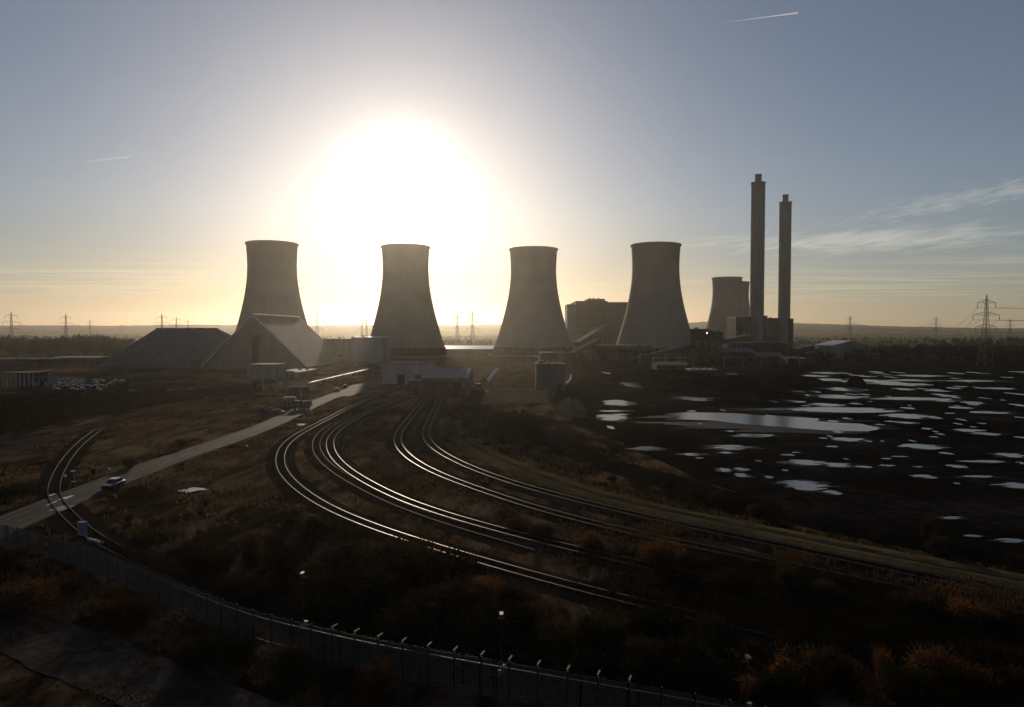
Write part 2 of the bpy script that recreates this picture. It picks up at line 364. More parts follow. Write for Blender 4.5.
M['clad_pale'] = cladding('pale_cladding', (0.24, 0.24, 0.24), (0.34, 0.34, 0.34))
M['clad_brown'] = cladding('brown_cladding', (0.060, 0.045, 0.036), (0.105, 0.078, 0.062))
M['clad_red'] = cladding('rust_red_cladding', (0.065, 0.036, 0.030), (0.10, 0.054, 0.044))
M['roof_dark'] = cladding('dark_roof', (0.05, 0.048, 0.048), (0.09, 0.085, 0.082), 1.6, 0.55)
M['roof_grey'] = cladding('grey_roof', (0.10, 0.09, 0.08), (0.16, 0.145, 0.13), 1.6, 0.9, spec=0.1)
M['roof_pale'] = cladding('pale_roof', (0.40, 0.40, 0.41), (0.55, 0.55, 0.56), 1.6, 0.42)
M['opening'] = simple('dark_opening', (0.004, 0.004, 0.004), (0.010, 0.010, 0.010), 1.0, 0.9, 0.05)
M['glint'] = simple('galvanised_roof', (0.55, 0.55, 0.55), (0.70, 0.70, 0.68), 0.6, 0.38, 0.5, 1.0)
M['galv'] = simple('galvanised_steel', (0.16, 0.16, 0.16), (0.30, 0.30, 0.30), 3.0, 0.45, 0.4, 0.6)
M['pylon'] = simple('pylon_steel', (0.09, 0.09, 0.09), (0.16, 0.16, 0.16), 0.6, 0.6, 0.3, 0.3)
M['wire'] = simple('cable', (0.06, 0.06, 0.06), (0.09, 0.09, 0.09), 1.0, 0.6)
M['insul'] = simple('insulator', (0.08, 0.06, 0.05), (0.12, 0.10, 0.08), 2.0, 0.4)
M['white'] = simple('white_paint', (0.62, 0.62, 0.60), (0.78, 0.78, 0.76), 2.0, 0.5)
M['blue'] = simple('blue_grey_paint', (0.10, 0.13, 0.19), (0.15, 0.19, 0.26), 2.0, 0.5)
M['black'] = simple('black_rubber', (0.012, 0.012, 0.012), (0.022, 0.022, 0.022), 3.0, 0.8)
M['yellow'] = simple('machine_yellow', (0.20, 0.12, 0.02), (0.34, 0.20, 0.03), 1.2, 0.55)
m, nt, b = mat('car_paint'); M['paint'] = m
oi = nt.nodes.new('ShaderNodeObjectInfo')
nt.links.new(ramp(nt, oi.outputs['Random'], [(0.0, (0.02, 0.02, 0.025)), (0.25, (0.25, 0.25, 0.26)), (0.45, (0.04, 0.05, 0.09)), (0.6, (0.55, 0.55, 0.55)), (0.8, (0.16, 0.02, 0.02)), (1.0, (0.10, 0.10, 0.11))]), b.inputs['Base Color'])
b.inputs['Roughness'].default_value = 0.28; b.inputs['Coat Weight'].default_value = 0.5
m, nt, b = mat('dark_glass'); M['glass'] = m
b.inputs['Base Color'].default_value = (0.01, 0.012, 0.014, 1); b.inputs['Roughness'].default_value = 0.08
m, nt, b = mat('headlight_lens'); M['lens'] = m
b.inputs['Base Color'].default_value = (0.6, 0.6, 0.6, 1); b.inputs['Roughness'].default_value = 0.15
M['leaf_orange'] = leafmat('orange_leaves', (0.055, 0.025, 0.009), (0.175, 0.076, 0.024), 0.5)
M['leaf_rust'] = leafmat('rusty_leaves', (0.028, 0.014, 0.007), (0.085, 0.041, 0.017), 0.45)
M['leaf_dark'] = leafmat('dark_twigs', (0.007, 0.006, 0.004), (0.025, 0.020, 0.012), 0.35)
M['leaf_olive'] = leafmat('olive_leaves', (0.012, 0.011, 0.005), (0.042, 0.036, 0.015), 0.45)
M['leaf_far'] = leafmat('winter_wood', (0.010, 0.0072, 0.0055), (0.028, 0.019, 0.014), 0.22, 0.03)
M['grass'] = leafmat('dry_grass', (0.012, 0.008, 0.005), (0.140, 0.092, 0.052), 0.5, 0.09)
M['stem'] = simple('stem_bark', (0.018, 0.014, 0.010), (0.036, 0.028, 0.020), 4.0, 0.9)

# ------------------------------------------------------------------ the ground and what lies flat on it
def grid_sheet(xs, ys, z=0.0):
    mb = MB(); n = len(xs)
    mb.v = [(x, y, z) for y in ys for x in xs]
    for j in range(len(ys) - 1):
        for i in range(n - 1):
            mb.f.append((j * n + i, j * n + i + 1, (j + 1) * n + i + 1, (j + 1) * n + i)); mb.m.append(0)
    return mb
xs = sorted(set([-7000, -4500, -2800, -1700, -1000] + list(range(-700, 701, 50)) + [1000, 1700, 2800, 4500, 7000]))
ys = sorted(set([-60] + list(range(0, 1001, 50)) + [1200, 1500, 1900, 2400, 3000, 3800, 4600, 5600, 7000]))
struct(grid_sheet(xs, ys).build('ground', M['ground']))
# low hills closing the horizon
hxs = np.linspace(-5200, 5200, 261); hys = [3300, 3800, 4300, 4800, 5200, 5600, 6100, 6600]
def crest_px(px):
    y = 325.3 + 0.35 * math.sin(px * 0.021) + 0.25 * math.sin(px * 0.057 + 1)
    y -= 4.2 * math.exp(-((px - 735) / 75.0) ** 2)
    y += 2.6 * (1 / (1 + math.exp(-(px - 905) / 32.0)))
    return y
mb = MB(); prof = [0, 0.16, 0.42, 0.72, 0.92, 1.0, 0.9, 0.6]
for y, k in zip(hys, prof):
    for x in hxs:
        px = CX + x / 5600 * F
        top = atY(px, crest_px(px), 5600).z
        jig = 0.9 + 0.1 * math.sin(x * 0.0021 + y * 0.001)
        tr = (rng.random() < 0.4) * rng.random() * 5 if k > 0.9 else 0
        mb.v.append((x * (0.75 + 0.25 * k), y, top * k * (jig if k < 1 else 1) + tr - (3 if k == 0 else 0)))
n = len(hxs)
for j in range(len(hys) - 1):
    for i in range(n - 1):
        mb.f.append((j * n + i, j * n + i + 1, (j + 1) * n + i + 1, (j + 1) * n + i)); mb.m.append(0)
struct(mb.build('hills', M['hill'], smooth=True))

def sheet(name, pxs, z, m, sub=0):
    return struct(MB().poly([at(*p) for p in pxs], z).build(name, m))
sheet('coal_yard', [(550, 368), (578, 360), (700, 357), (800, 358.5), (960, 359), (1150, 359), (1400, 364), (1500, 640), (1250, 612), (1024, 562), (900, 536), (800, 515), (700, 480), (620, 442), (575, 424), (556, 400)], 0.05, M['coal'])
sheet('concrete_apron', [(487, 388.5), (546, 387.5), (549, 403), (480, 404.5)], 0.05, M['slab'])
sheet('yard_ground', [(436, 352.5), (548, 351.5), (550, 388), (470, 388.5), (446, 376)], 0.04, M['yardgrass'])
sheet('yard_road', [(484, 366), (500, 366), (478, 382), (462, 388), (455, 384)], 0.08, M['slab'])
sheet('car_park', [(30, 379), (130, 379), (128, 395), (10, 396)], 0.05, M['ballast'])

def track_line(px, step=1.5, it=60):
    return smooth_line(cat_pts([at(*p) for p in px], step), it)
def flat_strip(name, px, w, z, m, it=40, step=2.0):
    P = track_line(px, step, it)
    if True:                   # worn, wandering edges
        nn = normals2(P); mb = MB(); ja = jb = 0.0
        for p, n_ in zip(P, nn):
            k_ = .035 if name == 'road' else .07; ja = .9 * ja + rng.normal(0, k_); jb = .9 * jb + rng.normal(0, k_)
            for o_ in (-w / 2 + ja, w / 2 + jb): mb.v.append((p.x + n_.x * o_, p.y + n_.y * o_, z))
        for i in range(len(P) - 1): mb.f.append((i * 2, i * 2 + 1, i * 2 + 3, i * 2 + 2)); mb.m.append(0)
        return P, struct(mb.build(name, m))
    return P, struct(ribbon(MB(), P, [(-w / 2, z), (w / 2, z)], False).build(name, m))
ROAD, _ = flat_strip('road', [(-60, 553), (35, 512.5), (88, 491), (160, 463), (219, 443.5), (270, 424.5), (318, 402), (345, 391.5), (372, 383), (395, 376.5)], 6.4, 0.06, M['asphalt'])
sheet('road_apron', [(330, 396), (352, 385), (384, 380), (392, 383), (372, 389), (350, 396.5)], 0.065, M['asphalt'])
ROAD2, _ = flat_strip('side_road', [(-80, 482), (0, 453), (55, 436), (96, 423), (164, 408), (210, 399.5), (250, 393), (290, 387)], 5.0, 0.06, M['dirt'])
PATH, _ = flat_strip('path', [(96, 455), (140, 439.5), (180, 424), (208, 411.5)], 1.6, 0.05, M['dirt'])
PATH2, _ = flat_strip('footpath', [(300, 391), (330, 378), (352, 371.5), (366, 368)], 3.0, 0.05, M['slab'])
DIRT, _ = flat_strip('dirt_track', [(-90, 588), (0, 621), (70, 651), (150, 683), (230, 715), (330, 755)], 5.2, 0.05, M['dirt'], step=1.0)
VPX = [(462, 440), (480, 451), (500, 461.5), (541, 477.5), (582, 493), (623, 503), (678, 515.5), (746, 527.5), (803, 540), (861, 553), (920, 563.5), (978, 574.5), (1060, 589), (1200, 615)]
VERGE = track_line(VPX)
struct(ribbon(MB(), VERGE, [(-3.2, 0.02), (-1.6, 0.30), (1.2, 0.34), (3.0, 0.02)], False).build('embankment', M['verge'], smooth=False))
struct(ribbon(MB(), VERGE, [(-0.55, 0.37), (0.45, 0.38)], False).build('embankment_path', M['dirt']))
BUND = track_line([(545, 432), (575, 452), (640, 474), (705, 492), (790, 517), (880, 533), (960, 549), (1060, 566), (1180, 590)])
struct(ribbon(MB(), BUND, [(-4, 0.0), (-1, 0.55), (1, 0.5), (4, 0.0)], False).build('coal_yard_bund', M['coal']))

# road markings at the level crossing
def bar(p, q, w, z, mb):
    a, b = at(*p), at(*q); d = (b - a); d.z = 0; d.normalize(); n_ = Vector((-d.y, d.x, 0)) * w / 2
    mb.poly([a - n_, b - n_, b + n_, a + n_], z)
for p, q, w in (((47, 506), (57, 501.5), 0.3), ((58.5, 500.5), (66, 497.3), 0.3), ((63.5, 499.8), (72.5, 496), 0.7), ((49, 496.5), (55, 494.2), 0.5)):
    mb = MB(); bar(p, q, w, 0.085, mb); struct(mb.build('road_marking', M['mark']))
mb = MB(); bar((54, 511.5), (69, 506), 1.9, 0.08, mb); struct(mb.build('crossing_surface', M['pinkpave']))

# standing water on the coal yard and the scrub
PUD = [(826, 373, 33, 2), (815, 376, 22, 2), (836, 380.5, 27, 4), (860, 376, 14, 2.5), (881, 374, 6, 2.5), (881, 382.4, 36, 7), (919, 376, 44, 2), (913, 380.5, 49, 2), (919, 384.6, 33, 2), (841, 389.5, 33, 4), (904, 389.5, 16, 2), (938, 391, 22, 1.6), (946, 395.5, 16, 3), (976, 381, 49, 1.8), (954, 388.4, 16, 1.6), (996, 388.7, 33, 2), (1021, 394.7, 10, 4), (815, 392, 11, 2), (801, 395.5, 22, 2), (840, 397, 44, 4), (864, 394.7, 11, 1.6), (905, 399, 71, 3), (935, 400, 33, 4), (773, 401.6, 8, 2.7), (797, 401.8, 14, 2), (825, 405, 35, 3.3), (857, 404, 11, 1.6), (975, 403, 19, 2.2), (1021, 405.7, 13, 3.3), (960, 408, 22, 2.2), (994, 412.8, 44, 2.7), (840, 410.3, 118, 5.5), (908, 416.6, 44, 5), (935, 418.5, 16, 1.6), (908, 408.7, 11, 2), (907, 423, 22, 2.2), (926, 429, 11, 1.6), (961, 420, 5, 2.5), (941, 434.6, 8, 1.6), (968, 430.8, 26, 3), (986, 434.3, 26, 3), (1022, 438, 10, 2), (757, 436, 40, 3.4), (846, 440, 30, 4), (868, 441.8, 6.5, 1.6), (730, 448, 41, 5), (726, 453.3, 14, 2.2), (921, 447, 35, 5.5), (946, 453.8, 10, 2.7), (1011, 455.7, 25, 4.4), (986, 462, 35, 2.7), (805, 463, 35, 5.5), (837, 465.6, 27, 4.4), (864, 467.5, 14, 2.2), (956, 467, 16, 3.3), (1023, 464, 9, 3), (926, 477.3, 22, 4), (979, 477.3, 30, 2.2), (769, 478, 11, 2.7), (803, 485.8, 41, 10), (833, 493, 16, 4.4), (1019, 486.3, 32, 6.5), (957, 484, 5.5, 1.6), (952, 518.6, 22, 2.7), (972, 536.7, 16, 2.7), (1012, 541.5, 28, 4.5), (630, 384.6, 16, 5), (606, 373, 8, 2), (618, 403, 25, 5.5), (612, 411.4, 30, 1.6), (609, 418, 30, 6), (621, 414.7, 14, 1.5), (611, 427.8, 8, 3.3), (693, 391.7, 9, 2.7), (694, 399, 27, 4), (732, 390, 22, 2), (646, 448.9, 25, 4), (691, 455, 22, 2.7), (724, 470.5, 16, 4), (742, 470, 14, 3.3), (742, 476, 15, 4), (566, 446.7, 14, 4.4), (556, 441, 8, 2), (585, 453.8, 11, 2.2), (620, 464, 22, 3.3), (505, 443, 8, 2.2), (191, 490.5, 22, 5), (466, 421.5, 10, 4), (301, 425, 8, 2)]
for _ in range(95):                      # small scraps of water between the larger pools
    PUD.append((rng.uniform(690, 1040), 372 + 100 * rng.random() ** 1.7, rng.uniform(3, 14), rng.uniform(.8, 1.9)))
NPUD = [0]
mw, nt, b = mat('wet_mud'); b.inputs['Base Color'].default_value = (0.006, 0.0055, 0.005, 1); b.inputs['Roughness'].default_value = 0.62; b.inputs['Specular IOR Level'].default_value = 0.05
bump(nt, b, noise(nt, 1.5, 5, 0.7, pos(nt)), 0.7, 0.25)
def mud(outline):
    struct(MB().poly(outline, 0.055 + (NPUD[0] % 7) * 0.004).build('wet_mud', mw))
def puddle(outline, z=0.09):
    NPUD[0] += 1; z = 0.09 + (NPUD[0] % 12) * 0.006
    struct(MB().poly(outline, z).build('puddle', M['water']))
def ragged(c, a, b, n=44, amp=0.30, rz=0.0):
    ph = rng.uniform(0, 6.28, 9); am = rng.normal(0, 1, 9) * amp / np.arange(2, 11) ** 0.85
    pts = []
    for k in range(n):
        t = 2 * PI * k / n
        r = max(0.25, 1 + sum(am[i] * math.cos((i + 2) * t + ph[i]) for i in range(9)) + rng.normal(0, 0.085))
        x, y = a * r * math.cos(t), b * r * math.sin(t)
        pts.append(Vector((c.x + x * math.cos(rz) - y * math.sin(rz), c.y + x * math.sin(rz) + y * math.cos(rz), 0)))
    return pts
def slivers(c, a, b, hpx):
    n = int(max(6, min(26, hpx * 2.6))); l, r = [], []; sh = rng.normal(0, .12); wl = wr = 0.0
    for j in range(n + 1):
        t = -1 + 2 * j / n; e = math.sqrt(max(0.0, 1 - abs(t) ** 1.8)) * 0.9
        if j % 2 == 0 or rng.random() < .4: wl, wr = rng.normal(0, .33), rng.normal(0, .33)
        if j in (0, n): wl = wr = 0; e = 0.10
        y = c.y + b * t; m_ = c.x + a * (sh * t + .10 * math.sin(t * 4 + sh * 20))
        l.append(Vector((m_ - a * max(.06, e * (1 + wl)), y, 0))); r.append(Vector((m_ + a * max(.06, e * (1 + wr)), y, 0)))
        if 0 < j < n:                    # hold the width for a moment, so edges run in streaks across the ground
            q = b * 1.1 / n * .75; l.append(l[-1] + Vector((rng.normal(0, a * .02), q, 0))); r.append(r[-1] + Vector((rng.normal(0, a * .02), q, 0)))
    return r + l[::-1]
for cx, cy, w, h in PUD:
    c = at(cx, cy); a = w / 2 * c.y / F; b_ = abs(dep(cy - h / 2) - dep(cy + h / 2)) / 2
    if w > 13 and cx > 540: mud(slivers(c + Vector((rng.normal(0, a * .15), 0, 0)), a * 1.2, b_ * 1.22, h * 1.4))
    puddle(slivers(c, a, b_, h))
big_px = [(664, 414.6), (676, 413.2), (691, 412.6), (712, 413), (732, 413.4), (750, 415), (765, 416.2), (766, 414.8), (778, 416.6), (800, 417.6), (818, 418.8), (820, 420.3), (815, 421.6), (840, 423.2), (862, 424.3), (870, 426.2), (881, 428.4), (876, 430.4), (868, 431.8), (846, 431.4), (821, 430.5), (798, 428.8), (777, 427), (760, 425.8), (744, 424.6), (722, 421.8), (708, 420.7), (690, 420), (676, 419.4), (681, 417.4), (672, 416)]
B0 = [at(*p) for p in big_px]; out = []
for i in range(len(B0)):
    a, b_ = B0[i], B0[(i + 1) % len(B0)]
    for k in range(4):
        q = a.lerp(b_, k / 4); s_ = 0.0 if k == 0 else 0.045
        out.append(q + Vector((rng.normal(0, s_), rng.normal(0, s_), 0)) * (a - b_).length * 0.7)
puddle(out); c = at(770, 422.5); mud(slivers(c, at(880, 422.5).x - c.x, abs(dep(412) - dep(432.5)) / 2, 24))

# ------------------------------------------------------------------ railway: four curving tracks and the siding by the fence
def track(px, label, shine=True, ends=60):
    P = track_line(px, 1.3, ends)
    root = empty('railway_track', P[len(P) // 2]); inv = -P[len(P) // 2]
    PL = [p + inv for p in P]
    z0 = 0.0 if shine else -0.17
    struct(ribbon(MB(), P, [(-2.6, 0.03), (-1.5, max(0.045, 0.16 + z0)), (1.5, max(0.045, 0.16 + z0)), (2.6, 0.03)], False).build('track_bed', M['ballast']))
    for s_ in (-0.76, 0.76):
        ribbon(MB(), PL, [(s_ - 0.042, 0.22 + z0), (s_ - 0.042, 0.36 + z0), (s_ + 0.042, 0.36 + z0), (s_ + 0.042, 0.22 + z0)]).build('rail', M['rail' if shine else 'rust_rail'], root)
    nn = normals2(PL); mb = MB(); acc = 0
    for i in range(len(PL)):
        t = nn[i]
        if min((P[i] - r_).length for r_ in ROAD) < 4.2: continue
        mb.box((PL[i].x, PL[i].y, 0.18 + z0), (2.5, 0.26, 0.09), math.atan2(t.y, t.x))
    stuff(mb.build('sleepers', M['sleeper'], root))
    tag(root, label, 'railway track', 'curved tracks in front of the cooling towers'); return P
TA = track([(402, 386), (376, 396.5), (352, 407), (330, 418.5), (306, 431), (289, 441.5), (281, 452), (279.5, 465), (284, 476), (298, 490), (316, 503.5), (343, 517.5), (371, 528.5), (403, 540), (459, 556.5), (500, 570), (540, 580), (626, 604), (690, 619), (758, 633), (900, 662), (1080, 702)], 'outermost curved railway track, swinging widest to the left towards the road')
TB = track([(433, 393), (404, 399), (376, 409.5), (353, 420.5), (337, 431), (330, 440), (330, 450), (335, 460), (348, 472), (367, 484), (391, 496.5), (417, 508), (449, 518), (487, 529), (539, 543), (597, 557), (700, 580), (850, 613), (1080, 667)], 'second railway track from the left, its rails shining brightest in the curve')
TC = track([(438, 389), (424, 402), (408, 421), (399.5, 432), (396.5, 441), (401, 451), (412, 461.5), (433, 473.5), (460, 484.5), (488, 494), (518, 505), (560, 517), (620, 532), (760, 562), (900, 592), (1080, 632)], 'third railway track from the left, running out of the unloading house')
TD = track([(444, 389), (438, 404), (431, 419), (426, 430), (426, 439), (434, 449.5), (451, 460), (472, 470), (496, 479), (518, 486.5), (560, 498), (620, 513), (700, 531), (800, 552), (1080, 612)], 'innermost curved railway track, close under the olive embankment')
TE = track([(97, 431), (86, 439), (76, 448), (67, 459), (60, 470), (55, 482), (53, 493), (57.5, 503), (68, 515.5), (85, 531), (109, 547), (145, 563), (205, 587.5), (260, 607), (330, 629), (420, 653), (560, 687)], 'rusty siding crossing the road at the level crossing and following the palisade fence', False, 24)
TF = track([(334, 424), (322, 432), (315.5, 442), (318, 455), (330, 468), (350, 481), (392, 503), (450, 524), (540, 550)], 'dull disused track between the two outer shining tracks', False)
# ------------------------------------------------------------------ cooling towers
def tower_profile():
    zs = [9, 14, 20, 28, 36, 44, 52, 60, 68, 76, 83, 88, 92, 96, 100, 104, 107]; out = []
    for z in zs:
        r = 22.6 * math.sqrt(1 + ((z - 86) / 55.0) ** 2) if z < 86 else 22.6 + 1.15 * ((z - 86) / 21.0) ** 1.6
        out.append((r, z))
    return out
TP = tower_profile()
def cooling_tower():
    root = empty('cooling_tower')
    inner = [(r - 0.7, z) for r, z in reversed(TP)]
    MB().lathe(TP + inner, 96).build('shell', M['tower'], root, True)
    rt = TP[-1][0]
    MB().lathe([(rt + 0.05, 105.2), (rt + 0.85, 105.4), (rt + 0.85, 106.6), (rt + 0.05, 106.8)], 96).build('rim', M['tower'], root)
    mb = MB(); n = 40; r0, r1 = TP[0][0], TP[0][0] + 3.2
    for k in range(n):
        a = 2 * PI * k / n
        for d in (-0.5, 0.5):
            b_ = a + d * 2 * PI / n
            mb.tube((r1 * math.cos(a), r1 * math.sin(a), 0.5), (r0 * math.cos(b_), r0 * math.sin(b_), 9.3), 0.45, n=5)
    mb.build('column_ring', M['clad_dark'], root)
    MB().lathe([(r1 + 3, 0.0), (r1 + 3, 1.8), (r1 + 2.6, 1.8), (r1 + 2.6, 0.3)], 72).build('basin', M['tower'], root)
    MB().lathe([(r0 + 0.2, 0.2), (r0 - 1.4, 9.0), (r0 - 1.4, 10.5), (2, 10.5)], 48).build('packing', M['opening'], root)
    return root
ct = cooling_tower(); GT = 'front row of cooling towers'
for i, (px, top, D, lab, g) in enumerate((
    (273.0, 240, 638, 'concrete cooling tower behind the gabled shed, leftmost of the front four', GT),
    (406.0, 243.5, 660, 'concrete cooling tower standing under the sun glare, second of the front four', GT),
    (533.4, 246, 683, 'concrete cooling tower beside the boiler house, third of the front four', GT),
    (655.2, 241.5, 645, 'concrete cooling tower overlapping the boiler house, nearest of the front four to the chimneys', GT),
    (726.5, 276.5, 1100, 'small far cooling tower partly behind the taller chimney', 'far cooling towers'),
    (735, 281, 1190, 'farthest cooling tower showing only a sliver next to the taller chimney', 'far cooling towers'))):
    c = atY(px, 330, D); k = (atY(px, top, D - 22).z) / 107.0; w_ = (0.945, 0.94, 0.975, 0.94, 0.96, 0.96)[i]
    o = place(ct, i == 0, (c.x, c.y, 0), i * 1.1, (w_, w_, k), lab); o['category'] = 'cooling tower'; o['group'] = g
# ------------------------------------------------------------------ the two chimneys
def chimney(D, px, w, ytop, ysh, nubw, label):
    c = atY(px, 330, D); root = empty('chimney', (c.x, c.y, 0)); r = w / 2 * D / F; h = atY(px, ysh, D).z; ht = atY(px, ytop, D).z; rn = nubw / 2 * D / F
    mb = MB(); mb.lathe([(r * 1.05, 0), (r, 40), (r, h), (r * 0.3, h)], 56); mb.build('shaft', M['chimney'], root, False)
    for z in (h * 0.25, h * 0.5, h * 0.75):
        MB().lathe([(r + 0.02, z), (r + 0.55, z), (r + 0.55, z + 0.4), (r + 0.02, z + 0.4)], 56).build('gallery', M['chimney'], root)
    MB().lathe([(r + 0.02, h - 1.6), (r + 0.4, h - 1.4), (r + 0.4, h + 0.4), (r - 0.3, h + 0.4)], 56).build('cap', M['chimney'], root)
    MB().lathe([(rn, h - 0.5), (rn, ht - 1), (rn + 0.3, ht - 1), (rn + 0.3, ht), (rn - 0.4, ht)], 40).build('flue', M['chimney'], root)
    MB().tube((r * 0.7, -r * 0.75, 2), (r * 0.7, -r * 0.75, h), 0.25, n=5).build('ladder', M['galv'], root)
    tag(root, label, 'chimney', 'power station chimneys'); return c, r
CH1 = chimney(718, 756.6, 13.4, 174.5, 183, 6.4, 'taller grey concrete chimney with a narrow flue on top, nearer to the cooling towers')
CH2 = chimney(824, 783.9, 11.6, 194.8, 202.5, 5.6, 'shorter grey concrete chimney with a narrow flue on top, farther from the cooling towers')

# ------------------------------------------------------------------ buildings
def wpx(px0, px1, ytop, D):
    a = atY(px0, ytop, D); b_ = atY(px1, ytop, D); return a.x, b_.x, a.z
def block(px0, px1, ytop, D, depth):
    x0, x1, h = wpx(px0, px1, ytop, D); return x0, x1, max(h, 2.0)
def bld(name, label, cat, px0, px1, ytop, D, depth, wall, roof, kind='flat', group=None, over=0.3, doors=(), rise=0.0, windows=0):
    x0, x1, h = block(px0, px1, ytop, D, depth); w = x1 - x0
    root = empty(name, ((x0 + x1) / 2, D, 0))
    if kind == 'flat':
        MB().box((0, depth / 2, (h - 0.6) / 2), (w, depth, h - 0.6)).build('wall', wall, root)
        MB().box((0, depth / 2, h - 0.295), (w + over * 2, depth + over * 2, 0.59)).build('roof', roof, root)
    else:                                    # gable with its ridge along X ('ridge') or along Y ('gable')
        e = h - rise
        if kind == 'ridge':
            MB().add([(-w / 2, 0, 0), (w / 2, 0, 0), (w / 2, depth, 0), (-w / 2, depth, 0), (-w / 2, 0, e), (w / 2, 0, e), (w / 2, depth, e), (-w / 2, depth, e), (-w / 2, depth / 2, h - .15), (w / 2, depth / 2, h - .15)],
                     [(0, 1, 5, 4), (1, 2, 6, 9, 5), (2, 3, 7, 6), (3, 0, 4, 8, 7)]).build('wall', wall, root)
            q = [(-over, e - .1), (depth / 2, h), (depth + over, e - .1)]
            vs = [(sx * (w / 2 + over), y, z + dz) for dz in (0.02, 0.32) for y, z in q for sx in (-1, 1)]
            MB().add(vs, [(0, 1, 3, 2), (2, 3, 5, 4), (6, 8, 9, 7), (8, 10, 11, 9), (0, 6, 7, 1), (4, 5, 11, 10), (0, 2, 8, 6), (2, 4, 10, 8), (1, 7, 9, 3), (3, 9, 11, 5)]).build('roof', roof, root)
        else:
            MB().add([(-w / 2, 0, 0), (w / 2, 0, 0), (w / 2, 0, e), (0, 0, h - .15), (-w / 2, 0, e), (-w / 2, depth, 0), (w / 2, depth, 0), (w / 2, depth, e), (0, depth, h - .15), (-w / 2, depth, e)],
                     [(0, 1, 2, 3, 4), (5, 9, 8, 7, 6), (1, 6, 7, 2), (0, 4, 9, 5)]).build('wall', wall, root)
            q = [(-w / 2 - over, e - .1), (0, h), (w / 2 + over, e - .1)]
            vs = [(x, y, z + dz) for dz in (0.02, 0.32) for x, z in q for y in (-over, depth + over)]
            MB().add(vs, [(0, 1, 3, 2), (2, 3, 5, 4), (6, 8, 9, 7), (8, 10, 11, 9), (0, 6, 7, 1), (4, 5, 11, 10), (0, 2, 8, 6), (2, 4, 10, 8), (1, 7, 9, 3), (3, 9, 11, 5)]).build('roof', roof, root)
    for (dx, dw, dh) in doors:
        MB().box((dx * w, -0.06, dh / 2), (dw, 0.12, dh)).build('doorway', M['opening'], root)
    for k in range(windows):
        MB().box(((k + 0.5) / windows * w - w / 2, -0.03, h * 0.55), (w / windows * 0.5, 0.08, h * 0.22)).build('window', M['glass'], root)
    if kind == 'flat' and w > 6:
        for k in range(2 + int(w) % 3):
            MB().box((rng.uniform(-.42, .42) * w, rng.uniform(.2, .8) * depth, h + rng.uniform(.3, .6)), (rng.uniform(.8, 2.2), rng.uniform(.8, 2), rng.uniform(.7, 1.4))).build('roof_unit', M['galv_dark'], root)
        for s_ in (-.46, .46): MB().tube((w * s_, -.12, .1), (w * s_, -.12, h - .7), .09, n=5).build('downpipe', M['galv_dark'], root)
    tag(root, label, cat, group); return root, w, h
# A-frame store with the white ridge, gable towards us
M['galv_dark'] = simple('weathered_galvanised_steel', (0.05, 0.05, 0.05), (0.11, 0.11, 0.108), 3.0, 0.5, 0.3, 0.4)
M['clad_slate'] = cladding('slate_blue_roof', (0.09, 0.105, 0.125), (0.14, 0.16, 0.185))
M['clad_navy'] = cladding('dark_blue_cladding', (0.05, 0.055, 0.07), (0.085, 0.095, 0.115))
D0, D1, hx, hz = 446, 545, 33.0, 34.2
cx0 = -164.8; root = empty('gabled_store', (cx0, D0, 0)); Ls = D1 - D0
MB().add([(-hx, 0, 0), (hx, 0, 0), (hx, 0, 1.5), (0, 0, hz - .4), (-hx, 0, 1.5), (-hx, Ls, 0), (hx, Ls, 0), (hx, Ls, 1.5), (0, Ls, hz - .4), (-hx, Ls, 1.5)], [(0, 1, 2, 3, 4), (5, 9, 8, 7, 6), (1, 6, 7, 2), (0, 4, 9, 5)]).build('wall', M['clad_purple'], root)
q = [(-hx - .6, 1.0), (0, hz), (hx + .6, 1.0)]
vs = [(x, y, z + dz) for dz in (0.0, 0.35) for x, z in q for y in (-0.5, Ls + 0.5)]
MB().add(vs, [(0, 1, 3, 2), (2, 3, 5, 4), (6, 8, 9, 7), (8, 10, 11, 9), (0, 6, 7, 1), (4, 5, 11, 10), (0, 2, 8, 6), (2, 4, 10, 8), (1, 7, 9, 3), (3, 9, 11, 5)]).build('roof', M['roof_grey'], root)
for k in range(16): MB().box((0, 3 + k * (Ls - 6) / 15, hz + 0.75), (1.8, 4.2, 1.0)).build('ridge_vent', M['glint'], root)
for sgn in (-1, 1):
    a = Vector((sgn * (hx + .6), -0.62, 1.1)); b_ = Vector((0, -0.62, hz + .1)); MB().tube(a, b_, 0.28, n=4).build('verge_trim', M['roof_pale'], root)
MB().box((hx + 0.9, Ls / 2, 1.2), (0.5, Ls, 0.6)).build('eaves_gutter', M['roof_pale'], root)
tag(root, 'tall grey gabled storage shed with a white vented ridge, in front of a cooling tower', 'storage shed')
# the long hipped store left of it
root = empty('hipped_store', (-224, 452, 0)); h0 = 25.4
b4 = [(-43, 0), (57, 0), (57, 62), (-43, 62)]
MB().add([(x, y, z) for z in (0, 1.4) for x, y in b4], [(0, 1, 5, 4), (1, 2, 6, 5), (2, 3, 7, 6), (3, 0, 4, 7)]).build('wall', M['clad_purple'], root)
MB().add([(x * 1.01, 31 + (y - 31) * 1.02, 1.41) for x, y in b4] + [(-21, 29.5, h0), (21, 29.5, h0), (21, 32.5, h0), (-21, 32.5, h0)], [(0, 1, 5, 4), (1, 2, 6, 5), (2, 3, 7, 6), (3, 0, 4, 7), (4, 5, 6, 7)]).build('roof', M['clad_purple'], root)
MB().box((0, 31, h0 + 0.4), (42, 1.6, 0.8)).build('ridge_cap', M['roof_grey'], root)
MB().box((20, -0.5, 2.5), (6, 1.0, 5)).build('doorway', M['opening'], root)
